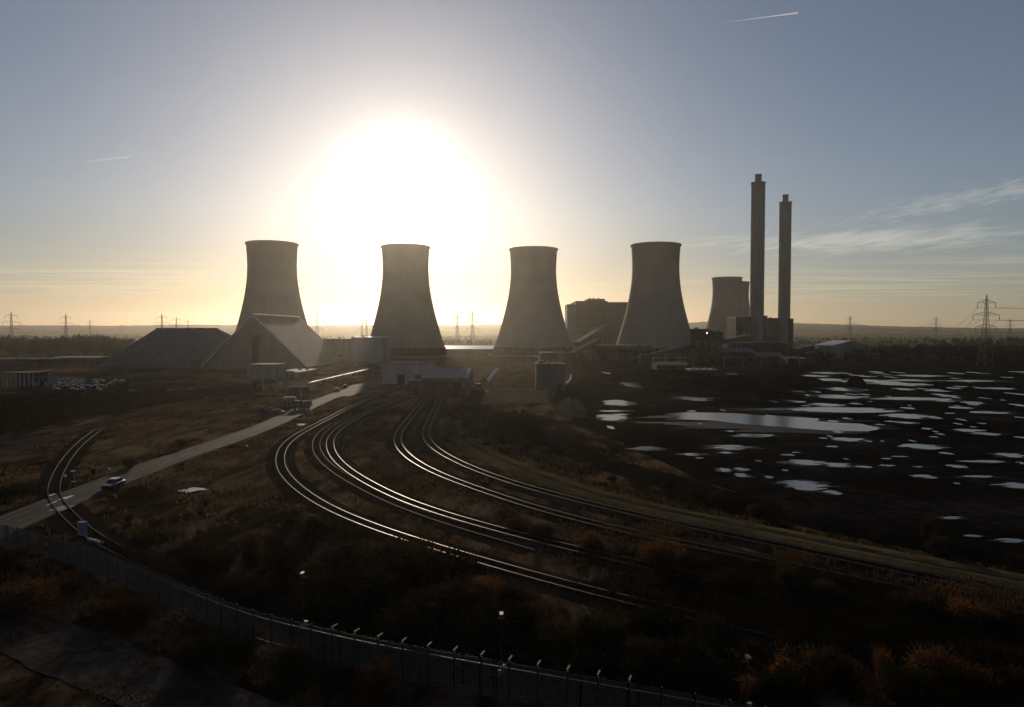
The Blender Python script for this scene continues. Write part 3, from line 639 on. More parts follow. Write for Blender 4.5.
tag(root, 'broad dark hip-roofed storage shed, leftmost large building', 'storage shed')
# hopper on legs and red elevator tower at the foot of the gabled store
x0, x1, h = block(246, 276, 364.5, 282, 14); root = empty('loading_hopper', ((x0 + x1) / 2, 282, 0)); w = x1 - x0
MB().box((0, 7, h - 3.0), (w, 12, 6.0)).build('bin', M['clad_grey'], root)
MB().add([(sx * (w / 2 - .3), 7 + sy * 5.6, h - 6.01) for sx, sy in ((-1, -1), (1, -1), (1, 1), (-1, 1))] + [(sx * 2.2, 7 + sy * 2.2, h - 8.2) for sx, sy in ((-1, -1), (1, -1), (1, 1), (-1, 1))], [(0, 1, 5, 4), (1, 2, 6, 5), (2, 3, 7, 6), (3, 0, 4, 7), (4, 5, 6, 7)]).build('chute', M['clad_grey'], root)
for sx in (-1, 0, 1):
    for sy in (-1, 1): MB().box((sx * (w / 2 - 0.6), 7 + sy * 5.2, (h - 6) / 2), (0.9, 0.9, h - 6)).build('leg', M['clad_grey'], root)
tag(root, 'grey loading hopper on legs at the foot of the gabled shed', 'hopper')
x0, x1, h = block(251.5, 257, 338, 300, 4); root = empty('elevator_tower', ((x0 + x1) / 2, 300, 0))
MB().box((0, 2, h / 2), (x1 - x0, 3.0, h)).build('casing', M['clad_red'], root); MB().box((0, 2, h + 0.6), (x1 - x0 + 0.8, 3.8, 1.2)).build('head_house', M['clad_brown'], root)
tag(root, 'slim rust-red elevator tower in front of the gabled shed', 'elevator tower')
bld('low_annex', 'low dark annex along the base of the gabled shed', 'annex', 276, 300, 372, 350, 30, M['clad_purple'], M['roof_dark'], doors=((0.1, 4, 4),))
# buildings between the shed and the second tower
bld('plant_building', 'pale blue-grey clad building with a white roof edge beside the second cooling tower', 'plant building', 351, 382.5, 337, 542, 36, M['clad_blue'], M['roof_pale'])
bld('plant_building', 'lower grey clad building joined to the gabled shed by its white roof edge', 'plant building', 320, 350.5, 338.3, 552, 30, M['clad_grey'], M['roof_pale'], doors=((0.1, 5, 5),))
bld('pump_house', 'light grey two-door building at the foot of the second cooling tower', 'pump house', 382, 432, 363.5, 318, 16, M['clad_pale'], M['roof_grey'], doors=((-0.12, 3.2, 4.2), (0.22, 3.2, 4.2)))
# the unloading house that swallows the tracks
x0, x1, h = block(421, 467, 376.5, 250, 40); root = empty('unloading_house', ((x0 + x1) / 2, 250, 0)); w = x1 - x0
for sx in (-0.5, -0.165, 0.165, 0.5):
    MB().box((sx * (w - 0.8), 20, (h - 1.4) / 2), (0.9, 40, h - 1.4)).build('pier', M['clad_brown'], root)
MB().box((0, 20, h - 1.35), (w, 40, 1.5)).build('lintel', M['clad_navy'], root)
e = h - .58
MB().add([(-w / 2 - .4, -.4, e), (w / 2 + .4, -.4, e), (w / 2 + .4, 40.4, e), (-w / 2 - .4, 40.4, e), (-w / 2 - .4, 20, h + 2.0), (w / 2 + .4, 20, h + 2.0)], [(0, 1, 5, 4), (2, 3, 4, 5), (1, 2, 5), (3, 0, 4), (0, 3, 2, 1)]).build('roof', M['clad_slate'], root)
tag(root, 'low coal unloading house with a blue-grey roof and open bays over the tracks', 'unloading house')
bld('control_hut', 'small dark flat-roofed hut between the unloading house and the second tower', 'hut', 408, 421, 380.5, 262, 7, M['clad_brown'], M['roof_dark'], doors=((0.1, 1.4, 2.2),))
# power station main block
def main_block():
    D = 900; a = atY(567.5, 330, D).x; b_ = atY(627, 330, D).x; root = empty('boiler_house', ((a + b_) / 2, D, 0)); ox = -(a + b_) / 2
    def seg(nm, p0, p1, yt, m, y0, dp, z0=0.0):
        u0, u1, h = wpx(p0, p1, yt, D); MB().box(((u0 + u1) / 2 + ox, y0 + dp / 2, (h + z0) / 2), (u1 - u0, dp, h - z0)).build(nm, m, root); return u0, u1, h
    seg('annex', 567.5, 575.8, 304, M['clad_grey'], 4, 40)
    _, _, h = seg('wall', 576, 607.4, 301.6, M['clad_dark'], 0, 80)
    u0, u1, h = wpx(576, 607.4, 301.6, D); MB().box(((u0 + u1) / 2 + ox, 40, h + 0.45), (u1 - u0 + .8, 80.8, 0.88)).build('roof', M['roof_dark'], root)
    seg('wall', 607.6, 632, 302.0, M['clad_dark'], 3, 76)
    u0, u1, h2 = wpx(588.5, 606, 298.4, D); MB().box(((u0 + u1) / 2 + ox, 30, (h + .9 + h2) / 2), (u1 - u0, 40, h2 - h - .9)).build('penthouse', M['clad_brown'], root)
    for p in (592, 596, 601): 
        u, _, hh = wpx(p, p, 296.8, D); MB().tube((u + ox, 25, h2), (u + ox, 25, hh), 0.9, n=8).build('vent_pipe', M['galv'], root)
    for r_ in range(5):
        z = h * (0.2 + 0.15 * r_); MB().box(((wpx(577, 606, 301, D)[0] + wpx(577, 606, 301, D)[1]) / 2 + ox, -0.05, z), (wpx(577, 606, 301, D)[1] - wpx(577, 606, 301, D)[0], 0.12, 1.3)).build('window_band', M['opening'], root)
    tag(root, 'tall brown boiler house with a rooftop penthouse between two cooling towers', 'boiler house')
main_block()
bld('turbine_hall', 'long low dark hall with a grey roof edge across the foot of the fourth tower', 'turbine hall', 596, 652, 345.2, 560, 26, M['clad_dark'], M['roof_grey'], doors=((-0.35, 5, 5), (0.2, 5, 5)), windows=9)
bld('glazed_shed', 'very long low shed with a glinting metal roof seen between the second and third towers', 'shed', 440, 500, 346.2, 720, 40, M['clad_dark'], M['glint'], 'ridge', rise=3.0)
bld('switch_house', 'dark blue-grey block building at the edge of the concrete yard', 'switch house', 536, 565, 363.5, 285, 10, M['clad_navy'], M['roof_grey'], doors=((0.3, 1.6, 2.4),))
bld('workshop', 'dark workshop at the feet of the third cooling tower', 'workshop', 540, 575, 352.5, 470, 22, M['clad_dark'], M['roof_dark'], doors=((0.2, 4, 4),))
bld('ridged_shed', 'low dark shed whose roof edge catches the light in front of the sloping conveyor', 'shed', 657, 688, 362.6, 430, 18, M['clad_dark'], M['roof_grey'], 'ridge', rise=1.6)
bld('store_shed', 'long low black shed with a thin bright roof edge nearer the chimneys', 'shed', 690, 716, 369, 395, 8, M['clad_dark'], M['roof_pale'], over=0.5)
bld('electrical_building', 'dark tall block standing against the left side of the taller chimney', 'electrical building', 736, 751.5, 317, 690, 30, M['clad_dark'], M['roof_dark'], windows=3)
bld('electrical_building', 'dark tall block standing against the left side of the shorter chimney', 'electrical building', 767.5, 779.5, 318, 800, 30, M['clad_dark'], M['roof_dark'], windows=3)
bld('duct_house', 'slim dark block standing against the right side of the taller chimney', 'duct house', 764, 767.3, 315.5, 712, 12, M['clad_dark'], M['roof_dark'])
bld('duct_house', 'slim dark block standing against the right side of the shorter chimney', 'duct house', 789.5, 793.5, 318.5, 815, 12, M['clad_dark'], M['roof_dark'])
bld('filter_house', 'low wide dark block at the base of the two chimneys', 'filter house', 728, 790, 342.5, 640, 28, M['clad_dark'], M['roof_dark'], doors=((-0.2, 4, 5), (0.3, 4, 5)))
bld('pitched_shed', 'dark pitched shed below the taller chimney', 'shed', 722, 756, 348.5, 520, 24, M['clad_dark'], M['roof_dark'], 'ridge', rise=3)
bld('pitched_shed', 'dark pitched shed below the shorter chimney with a doorway', 'shed', 758, 786, 353, 500, 22, M['clad_brown'], M['roof_dark'], 'ridge', rise=3, doors=((-0.2, 4, 4),))
bld('pale_roofed_store', 'small store with a pale roof right of the chimney bases', 'store', 788, 806, 357.8, 480, 14, M['clad_dark'], M['roof_pale'])
bld('barn', 'wide gabled barn with a pale roof right of the chimneys', 'barn', 832, 871, 341, 600, 34, M['clad_grey'], M['roof_pale'], 'gable', rise=4.2, doors=((0.0, 6, 6),))
bld('barn', 'low dark-roofed barn between the chimneys and the pale-roofed barn', 'barn', 800, 826, 345.5, 640, 24, M['clad_dark'], M['roof_dark'], 'gable', rise=3.4)
bld('lean_to', 'low lean-to with a grey roof in front of the pale-roofed barn', 'lean-to', 855, 880, 353.5, 560, 14, M['clad_dark'], M['roof_grey'])
bld('office_building', 'long low building with a pale roof behind the car park', 'office building', -60, 52, 358.6, 470, 16, M['clad_dark'], M['roof_grey'], windows=22)
bld('office_building', 'low flat-roofed building with a thin bright roof edge behind the car park', 'office building', 54, 96, 357, 500, 16, M['clad_dark'], M['roof_pale'], windows=9)
# open-fronted store with white posts
x0, x1, h = block(2, 34, 372.5, 300, 9); root = empty('open_store', ((x0 + x1) / 2, 300, 0)); w = x1 - x0
MB().box((0, 9, h / 2 - .3), (w, 0.4, h - .6)).build('rear_wall', M['clad_brown'], root)
MB().box((0, 4.5, h - .25), (w + 1, 10, 0.5)).build('roof', M['clad_red'], root)
for k in range(8): MB().box((-w / 2 + .4 + k * (w - .8) / 7, 0, (h - .5) / 2), (0.75, 0.5, h - .5)).build('post', M['kerb'], root)
tag(root, 'open-fronted low store with a row of white posts at the car park', 'store')
bld('site_cabin', 'dark blue site cabin between the white-posted store and the parked cars', 'cabin', 33, 48, 374, 305, 7, M['clad_blue'], M['roof_dark'], doors=((0.1, 1.4, 2.3),), windows=3)

# ------------------------------------------------------------------ conveyors and transfer towers
def conveyor(p, q, w, h, label, m, roof, legs=5):
    p, q = Vector(p), Vector(q); root = empty('conveyor_gallery', (p.x, p.y, 0)); v = q - p; o = Vector((p.x, p.y, 0)); hd = Vector((v.x, v.y, 0)).normalized(); s_ = Vector((-hd.y, hd.x, 0)) * w / 2
    a, b_ = p - o, q - o; up = Vector((0, 0, h))
    MB().add([a - s_, a + s_, a + s_ + up, a - s_ + up, b_ - s_, b_ + s_, b_ + s_ + up, b_ - s_ + up], [(0, 1, 2, 3), (4, 7, 6, 5), (0, 4, 5, 1), (1, 5, 6, 2), (2, 6, 7, 3), (3, 7, 4, 0)]).build('gallery', m, root)
    e = Vector((0, 0, .02)); t = Vector((0, 0, .3)); s2 = s_ * 1.12
    MB().add([a - s2 + up + e, a + s2 + up + e, a + s2 + up + t, a - s2 + up + t, b_ - s2 + up + e, b_ + s2 + up + e, b_ + s2 + up + t, b_ - s2 + up + t], [(0, 1, 2, 3), (4, 7, 6, 5), (0, 4, 5, 1), (1, 5, 6, 2), (2, 6, 7, 3), (3, 7, 4, 0)]).build('roof', roof, root)
    for k in range(legs):
        c = a.lerp(b_, (k + 0.6) / legs)
        if c.z < 1.5: continue
        mb = MB()
        for sg in (-1, 1): mb.tube((c.x + s_.x * sg * 1.4, c.y + s_.y * sg * 1.4, 0), (c.x + s_.x * sg * .8, c.y + s_.y * sg * .8, c.z), 0.28, n=5)
        mb.tube((c.x - s_.x * 1.1, c.y - s_.y * 1.1, c.z * .5), (c.x + s_.x * 1.1, c.y + s_.y * 1.1, c.z * .5), 0.16, n=5); mb.build('trestle', M['pylon'], root)
    tag(root, label, 'conveyor', 'coal conveyors')
P0 = atY(632, 359, 530); P1 = atY(696, 345.5, 530)
conveyor((P0.x, 530, 0.8), (P1.x, 530, P1.z - 1.5), 4, 3, 'long covered conveyor sloping up to the dark transfer towers in front of the fourth tower', M['clad_dark'], M['roof_grey'])
P0 = atY(576, 343, 640); P1 = atY(606, 327, 860)
conveyor((P0.x, 640, 10), (P1.x, 860, P1.z), 5, 3.5, 'covered conveyor climbing to the boiler house', M['clad_dark'], M['roof_dark'], 6)
P0 = atY(722, 337, 545); P1 = atY(752, 346, 640)
conveyor((P0.x, 545, 14), (P1.x, 640, 18), 4, 3, 'short covered conveyor joining the transfer towers to the chimney base', M['clad_dark'], M['roof_dark'], 3)
P0 = atY(570, 350, 480); P1 = atY(597, 341, 560)
conveyor((P0.x, 480, 6), (P1.x, 560, 14), 3.5, 3, 'low dark conveyor behind the switch house', M['clad_dark'], M['roof_dark'], 3)
P0 = atY(488.5, 380.5, 335); P1 = atY(497.5, 371, 345)
conveyor((P0.x, 330, 0.3), (P1.x, 340, 5.2), 1.2, 0.6, 'small white stacking conveyor in the sunlit yard', M['white'], M['white'], 2)
bld('transfer_tower', 'dark transfer tower with a bright lamp at the top of the long conveyor', 'transfer tower', 695, 708.5, 328.8, 531, 14, M['clad_dark'], M['roof_dark'], windows=2)
bld('transfer_tower', 'shorter dark transfer tower beside the taller one, nearer the chimneys', 'transfer tower', 709.5, 723, 331.6, 534, 14, M['clad_brown'], M['roof_dark'], windows=2)
def tank(px, D, r, h, label):
    c = atY(px, 330, D); root = empty('storage_tank', (c.x, D, 0)); MB().lathe([(r, 0), (r, h), (r * .5, h + r * .22), (.2, h + r * .3)], 28).build('shell', M['clad_dark'], root)
    MB().lathe([(r + .02, h - .3), (r + .18, h - .3), (r + .18, h), (r + .02, h)], 28).build('rim', M['galv_dark'], root); MB().box((r + .25, 0, h / 2), (.5, .08, h)).build('ladder', M['galv_dark'], root); tag(root, label, 'tank')
tank(746, 560, 5, 9, 'squat dark storage tank below the taller chimney')
tank(812, 560, 4, 7, 'squat dark storage tank beside the dark-roofed barn')
def pipe_bridge(p0, p1, D, z, label):
    a, b_ = atY(p0, 330, D), atY(p1, 330, D); root = empty('pipe_bridge', (a.x, D, 0)); Lx = b_.x - a.x
    for dz, dy in ((0, -.5), (0, .5), (.8, 0)): MB().tube((0, dy, z + dz), (Lx, dy, z + dz), .3, n=8).build('pipe', M['galv_dark'], root)
    for k in range(5):
        x = Lx * k / 4
        mb = MB(); mb.box((x, -.8, z / 2), (.3, .3, z)); mb.box((x, .8, z / 2), (.3, .3, z)); mb.box((x, 0, z - .45), (.3, 2.2, .3)); mb.build('frame', M['pylon'], root)
    tag(root, label, 'pipe bridge')
pipe_bridge(640, 694, 500, 7, 'pipe bridge running behind the low ridged shed')
pipe_bridge(724, 800, 470, 6, 'pipe bridge running below the two chimneys')
pipe_bridge(500, 536, 420, 6, 'pipe bridge behind the wheel loader yard')
# sunlit pipe beside the road
a, b_ = at(308.5, 386.5), at(368, 372); root = empty('pipeline', a); v = b_ - a
MB().tube((0, 0, 1.5), (v.x, v.y, 1.5), 0.34, n=12).build('pipe', M['roof_pale'], root)
for k in range(10):
    c = v * ((k + .5) / 10); MB().box((c.x, c.y, 0.48), (1.0, 0.5, 0.95), math.atan2(v.y, v.x)).build('pipe_support', M['kerb'], root)
tag(root, 'straight silver pipeline on low supports, shining along the grass by the road', 'pipeline')
# ------------------------------------------------------------------ pylons and their cables
def pylon():
    root = empty('pylon'); mb = MB(); Hh = 50.0
    def half(z): return 3.6 - 2.5 * min(z / 30.0, 1.0) if z < 30 else 1.1 - 0.75 * (z - 30) / 20.0
    lv = [0, 7, 13, 18.5, 23, 27, 30.5, 34, 37.5, 41, 44, 47]
    for a, b_ in zip(lv, lv[1:]):
        ha, hb = half(a), half(b_)
        ca = [(-ha, -ha), (ha, -ha), (ha, ha), (-ha, ha)]; cb2 = [(-hb, -hb), (hb, -hb), (hb, hb), (-hb, hb)]
        for i in range(4):
            j = (i + 1) % 4
            mb.tube((*ca[i], a), (*cb2[i], b_), 0.13, n=4); mb.tube((*ca[i], a), (*cb2[j], b_), 0.09, n=4); mb.tube((*ca[j], a), (*cb2[i], b_), 0.09, n=4); mb.tube((*cb2[i], b_), (*cb2[j], b_), 0.09, n=4)
    for i in range(4):
        h = half(47); mb.tube(([-h, h, h, -h][i], [-h, -h, h, h][i], 47), (0, 0, Hh), 0.12, n=4)
    mb.build('lattice_tower', M['pylon'], root)
    for z, w in ((26.5, 8.0), (35.0, 10.4), (43.5, 7.2)):
        am = MB(); h = half(z)
        for s_ in (-1, 1):
            for d in (-1, 1):
                am.tube((s_ * h, d * h, z), (s_ * w, 0, z + 0.5), 0.10, n=4); am.tube((s_ * h, d * half(z + 2.2), z + 2.2), (s_ * w, 0, z + 0.5), 0.08, n=4)
                for k in (0.33, 0.66): am.tube((s_ * (h + (w - h) * k), d * h * (1 - k), z + .5 * k), (s_ * (h + (w - h) * k), d * h * (1 - k), z + 2.2 - 1.7 * k), 0.08, n=4)
        arm = am.build('cross_arm', M['pylon'], root)
        for s_ in (-1, 1): MB().tube((s_ * w, 0, z + .4), (s_ * w, 0, z - 3.2), 0.2, n=6).build('insulator', M['insul'], arm)
    return root
PY = pylon(); ARMS = ((26.5, 8.0), (35.0, 10.4), (43.5, 7.2)); PP = []
plist = [(986, 294, 'nearest and largest lattice pylon, standing right of the chimneys above the treeline'), (936, 316.5, 'lattice pylon of middle size between the large pylon and the barn'), (850, 315.3, 'slim lattice pylon just behind the pale-roofed barn'),
         (11.5, 311, 'lattice pylon closest to the left edge, above the dark wood'), (66, 313.6, 'tall lattice pylon, second from the left edge'), (90, 319.5, 'small lattice pylon, third from the left edge'), (122, 324.3, 'tiny lattice pylon at the end of the dark wood, beside the hipped shed'),
         (162, 313, 'lattice pylon rising behind the roof of the hipped shed, tallest of three'), (176.5, 316.3, 'middle lattice pylon of the three behind the hipped shed'), (188, 319, 'smallest lattice pylon of the three behind the hipped shed'),
         (317, 310, 'lattice pylon behind the white ridge of the gabled shed'), (362, 316.7, 'lattice pylon left of the second cooling tower, first of a close pair'), (366.5, 317.6, 'lattice pylon half hidden beside the second cooling tower, farther of a close pair'),
         (457.2, 313, 'paler lattice pylon between the second and third cooling towers'), (472.5, 310, 'darker lattice pylon between the second and third cooling towers, nearer the third'), (1010, 318.5, 'distant lattice pylon near the right edge beyond the largest pylon')]
for i, (px, yt, lab) in enumerate(plist):
    D = 26.0 * F / (HZ - yt); c = atY(px, 330, D); rz = [0.15, 0.2, 0.5, 0.3, 0.2, 0.2, 0.6, 0.1, 0.7, 0.3, 0.2, 0.4, 0.4, 0.5, 0.3, 0.3][i]
    place(PY, i == 0, (c.x, c.y, 0), rz, None, lab); o = bpy.context.scene.objects
    PP.append((c, rz))
for o in COL.objects:
    if o.name.split('.')[0] == 'pylon' and o.parent is None: o['category'] = 'pylon'; o['group'] = 'electricity pylons on the plain'
def arm_pt(i, k, s_):
    c, rz = PP[i]; z, w = ARMS[k]; return Vector((c.x + s_ * w * math.cos(rz), c.y + s_ * w * math.sin(rz), z - 3.2))
def cable(a, b_, sag, r, label):
    P = []
    for k in range(25):
        t = k / 24; q = a.lerp(b_, t); q.z -= sag * 4 * t * (1 - t); P.append(q)
    mb = MB(); o = P[0].copy()
    for p, q in zip(P, P[1:]): mb.tube(p - o, q - o, r, n=4, caps=False)
    ob = mb.build('power_cable', M['wire']); ob.location = o; tag(ob, label, 'cable', 'overhead power cables')
AN = ('lower', 'widest middle', 'top')
far = PP[0][0] + Vector((330, -90, 0))
for k in range(3):
    for s_ in (-1, 1):
        side = 'near' if s_ > 0 else 'far'
        cable(arm_pt(0, k, s_), arm_pt(1, k, s_), 16, 0.10, f'sagging cable between the {"right" if s_ > 0 else "left"} tips of the {AN[k]} arms of the two largest pylons')
        z, w = ARMS[k]; cable(arm_pt(0, k, s_), far + Vector((s_ * w, 0, z - 3.2)), 9, 0.08, f'cable leaving the {"right" if s_ > 0 else "left"} tip of the {AN[k]} arm of the largest pylon')
        if k != 0: cable(arm_pt(1, k, s_), arm_pt(2, k, s_), 14, 0.12, f'cable from {"right" if s_ > 0 else "left"} tip, {AN[k]} arm, of the barn pylon to the next')
# ------------------------------------------------------------------ vehicles
def wheel(root, x, y, r, w):
    t = MB(); t.tube((x - w / 2, y, r), (x + w / 2, y, r), r, n=20); tt = t.build('wheel', M['black'], root)
    MB().tube((x - w / 2 - .015, y, r), (x + w / 2 + .015, y, r), r * .58, n=14).build('rim', M['galv'], tt)
def side_loft(sections, mi=0):
    vs, fs = [], []
    for y, pts in sections: vs += [(x, y, z) for x, z in pts]
    k = len(sections[0][1])
    for i in range(len(sections) - 1):
        for j in range(k): fs.append((i * k + j, i * k + (j + 1) % k, (i + 1) * k + (j + 1) % k, (i + 1) * k + j))
    fs.append(tuple(range(k))); fs.append(tuple((len(sections) - 1) * k + j for j in range(k)))
    return MB().add(vs, fs)
def ring(hw, z0, z1, ch=0.12): return [(-hw + ch, z0), (hw - ch, z0), (hw, z0 + ch), (hw, z1 - ch), (hw - ch * 1.3, z1), (-hw + ch * 1.3, z1), (-hw, z1 - ch), (-hw, z0 + ch)]
def car():
    root = empty('parked_car')
    side_loft([(-2.15, ring(.70, .38, .72)), (-2.0, ring(.80, .26, .84)), (-1.3, ring(.88, .22, .92)), (-.8, ring(.89, .22, .96)), (1.2, ring(.89, .22, .98)), (1.9, ring(.85, .26, .94)), (2.1, ring(.74, .40, .80))]).build('body', M['paint'], root, False)
    side_loft([(-1.05, ring(.74, .90, .97, .03)), (-.35, ring(.66, .90, 1.40, .06)), (.9, ring(.66, .90, 1.42, .06)), (1.75, ring(.70, .90, 1.0, .03))]).build('window', M['glass'], root)
    side_loft([(-.42, ring(.62, 1.385, 1.43, .02)), (.2, ring(.64, 1.40, 1.47, .02)), (.95, ring(.62, 1.395, 1.44, .02))]).build('roof', M['paint'], root)
    for s_ in (-1, 1):
        MB().box((s_ * .56, -2.09, .66), (.30, .10, .14)).build('headlight', M['lens'], root)
        for y in (-1.32, 1.30): wheel(root, s_ * .80, y, .32, .22)
    return root
m, nt, b = mat('dark_car_paint'); M['dark_paint'] = m; b.inputs['Base Color'].default_value = (.015, .016, .02, 1); b.inputs['Roughness'].default_value = .2; b.inputs['Coat Weight'].default_value = .6
CAR = car(); first = True
c = at(111, 488); c.x += .4
ob = place(CAR, True, c, R(2), None, 'car driving alone on the main road towards the level crossing'); ob.name = 'car'; ob['category'] = 'car'; ob['group'] = 'vehicles on the road'
for ch in ob.children:
    if ch.name.split('.')[0] in ('body', 'roof'): ch.material_slots[0].link = 'OBJECT'; ch.material_slots[0].material = M['dark_paint']
singles = [(278.5, 414, 1.2, 'car parked at the roadside, alone at the near end of the lay-by'), (262, 411.5, 1.4, 'dark car parked on the grass beside the lay-by, farthest from the road'), (270.5, 412, 1.0, 'dark car parked beside the lay-by, between two others'), (345, 388, 0.3, 'car parked on the grass beside the silver pipeline'), (337, 391.5, 0.4, 'car parked where the road widens, close to the apron edge')]
for px, py, rz, lab in singles:
    ob = place(CAR, False, at(px, py), rz, None, lab); ob.name = 'parked_car'; ob['category'] = 'car'; ob['group'] = 'cars parked along the road'
k = 0
for r_, (y0, x0, x1) in enumerate(((381.8, 56, 122), (384.6, 50, 118), (387.6, 52, 108), (391.0, 56, 100))):
    x = x0
    while x < x1:
        if rng.random() < .86:
            ob = place(CAR, False, at(x, y0 + rng.normal(0, .12) + (x - 60) * .012), R(90 * (r_ % 2) * 0 + 8 + rng.normal(0, 3)) + (PI if rng.random() < .5 else 0), None, ['parked car in the back row of the car park, by the office buildings', 'parked car in the second row of the car park from the office buildings', 'parked car in the third row of the car park from the office buildings', 'parked car in the front row of the car park, nearest the dark scrub'][r_])
            ob.name = 'parked_car'; ob['category'] = 'car'; ob['group'] = 'cars in the car park'
        x += 3.1 * F / dep(y0) if r_ % 2 == 0 else 3.4 * F / dep(y0)
def lorry(px, py, rz, L_, bh, mbox, label, name='lorry', gl=None):
    root = empty(name, at(px, py), rz)
    MB().box((0, -L_ / 2 + 1.1, 1.75), (2.3, 2.0, 2.3), taper=.94).build('cab', M['dark_paint'], root)
    MB().box((0, -L_ / 2 + .085, 2.15), (1.9, .06, .8)).build('windscreen', M['glass'], root)
    MB().box((0, 1.1, .95 + bh / 2), (2.45, L_ - 2.3, bh)).build('cargo_box', mbox, root)
    MB().box((0, 0.2, .72), (1.0, L_ - .6, .3)).build('chassis', M['black'], root)
    for s_ in (-1, 1):
        for y in (-L_ / 2 + 1.1, L_ / 2 - 2.4, L_ / 2 - 1.2): wheel(root, s_ * 1.02, y, .48, .32)
    tag(root, label, 'lorry', gl)
lorry(295, 396.5, R(-62), 9.5, 2.7, M['clad_dark'], 'long dark lorry parked in front of the loading hopper', gl='lorries by the loading hopper')
lorry(286, 407, R(-80), 6.0, 2.2, M['clad_navy'], 'short dark blue box lorry parked at the lay-by', gl='lorries by the loading hopper')
lorry(302, 409.5, R(-30), 6.0, 1.6, M['roof_grey'], 'low grey lorry standing at the road edge near the lay-by', gl='lorries by the loading hopper')
# wheel loader in the yard
root = empty('wheel_loader', at(478, 392), R(70))
side_loft([(-.6, ring(1.1, .9, 2.0)), (2.6, ring(1.15, .9, 2.3)), (3.1, ring(.95, 1.0, 2.0))]).build('body', M['yellow'], root)
side_loft([(-1.0, ring(.8, 1.9, 3.3, .1)), (.7, ring(.85, 1.9, 3.4, .1))]).build('cab', M['glass'], root)
MB().box((0, -1.6, 1.3), (1.1, 2.0, .7)).build('front_frame', M['yellow'], root)
am = MB()
for s_ in (-.55, .55): am.tube((s_, -1.2, 2.0), (s_, -3.4, 1.0), .16, n=5)
am.build('lift_arm', M['yellow'], root)
MB().add([(s_ * 1.35, y, z) for s_ in (-1, 1) for y, z in ((-3.3, 1.5), (-3.4, .25), (-4.5, .2), (-3.6, .45))], [(0, 1, 2, 3), (4, 7, 6, 5), (0, 4, 5, 1), (1, 5, 6, 2), (2, 6, 7, 3), (3, 7, 4, 0)]).build('bucket', M['galv'], root)
for s_ in (-1, 1):
    for y in (-1.7, 1.7): wheel(root, s_ * 1.0, y, .75, .55)
tag(root, 'wheel loader with a raised cab standing on the sunlit yard', 'wheel loader')
# ------------------------------------------------------------------ palisade fence with cranked arms
def fence(px, step, hh, label, arms=True):
    P = cat_pts([at(*p) for p in px], step); root = empty('security_fence', P[0]); o = P[0]
    for i, p in enumerate(P):
        a = P[max(i - 1, 0)]; b_ = P[min(i + 1, len(P) - 1)]; t = (b_ - a).normalized(); nrm = Vector((-t.y, t.x, 0)); rz = math.atan2(t.y, t.x); c = p - o
        po = MB().box((c.x, c.y, hh / 2), (.11, .12, hh + .06), rz).build('post', M['black'], root)
        if arms and 312 < CX + p.x / p.y * F < 640:  # arms only where they glint; their pale colour stands in for sunlight
            q = c + Vector((0, 0, hh)); e = q + nrm * .38 + Vector((0, 0, .36)); MB().box(((q.x + e.x) / 2, (q.y + e.y) / 2, (q.z + e.z) / 2), (.10, .62, .05), rz).build('cranked_arm', M['kerb'], po)
        if i == len(P) - 1: continue
        d = P[i + 1] - p; n = max(4, int(d.length / .105)); mb = MB()
        for k in range(1, n):
            if rng.random() < .05: continue
            s_ = c + d * (k / n) - nrm * .07; q_ = rng.normal(0, .035); mb.box((s_.x, s_.y, hh / 2 + .02 + q_ / 2), (.062, .018, hh - .12 + q_), rz + rng.normal(0, .06), taper=.8)
        for z in (.45, hh - .45): m_ = c + d / 2; mb.box((m_.x, m_.y, z), (d.length, .05, .07), rz)
        mb.build('panel', M['galv_dark'], root)
    tag(root, label, 'fence'); return P
FEN = fence([(-20, 541), (0, 547), (50, 558.5), (100, 577), (150, 599), (200, 622), (253, 643), (300, 656), (347, 668), (416, 683), (493, 698), (560, 711), (640, 726), (720, 742), (820, 764)], 1.95, 2.6, 'long palisade security fence with cranked arms running across the dark foreground')
fence([(-30, 449), (0, 444.5), (28, 439.5)], 3.0, 2.2, 'shorter dark fence between the side road and the scrub belt', False)
# camera masts
def mast(base, topy, label):
    b_ = at(*base); h = atY(base[0], topy, b_.y).z; root = empty('camera_mast', b_)
    MB().tube((0, 0, 0), (0, 0, h), .055, .04, 8).build('pole', M['black'], root)
    hd = MB().box((0, -.25, h + .07), (.24, .5, .2)).build('camera', M['galv_dark'], root); MB().box((0, -.58, h + .07), (.16, .05, .15)).build('lens', M['glass'], hd)
    MB().box((.16, 0, 1.7), (.3, .24, .5)).build('control_box', M['galv'], root)
    MB().box((-.16, 0, 1.45), (.22, .2, .34)).build('junction_box', M['galv'], root)
    MB().box((0, 0, h - .3), (.5, .05, .05)).build('bracket', M['black'], root)
    tag(root, label, 'camera mast', 'camera masts behind the palisade fence')
mast((304, 646), 573.5, 'camera mast with a white head where the first fence arms catch the light')
mast((501.5, 694), 614, 'camera mast in the dark scrub behind the middle of the fence')
mast((746, 735), 657, 'camera mast at the bottom edge among the orange bushes')
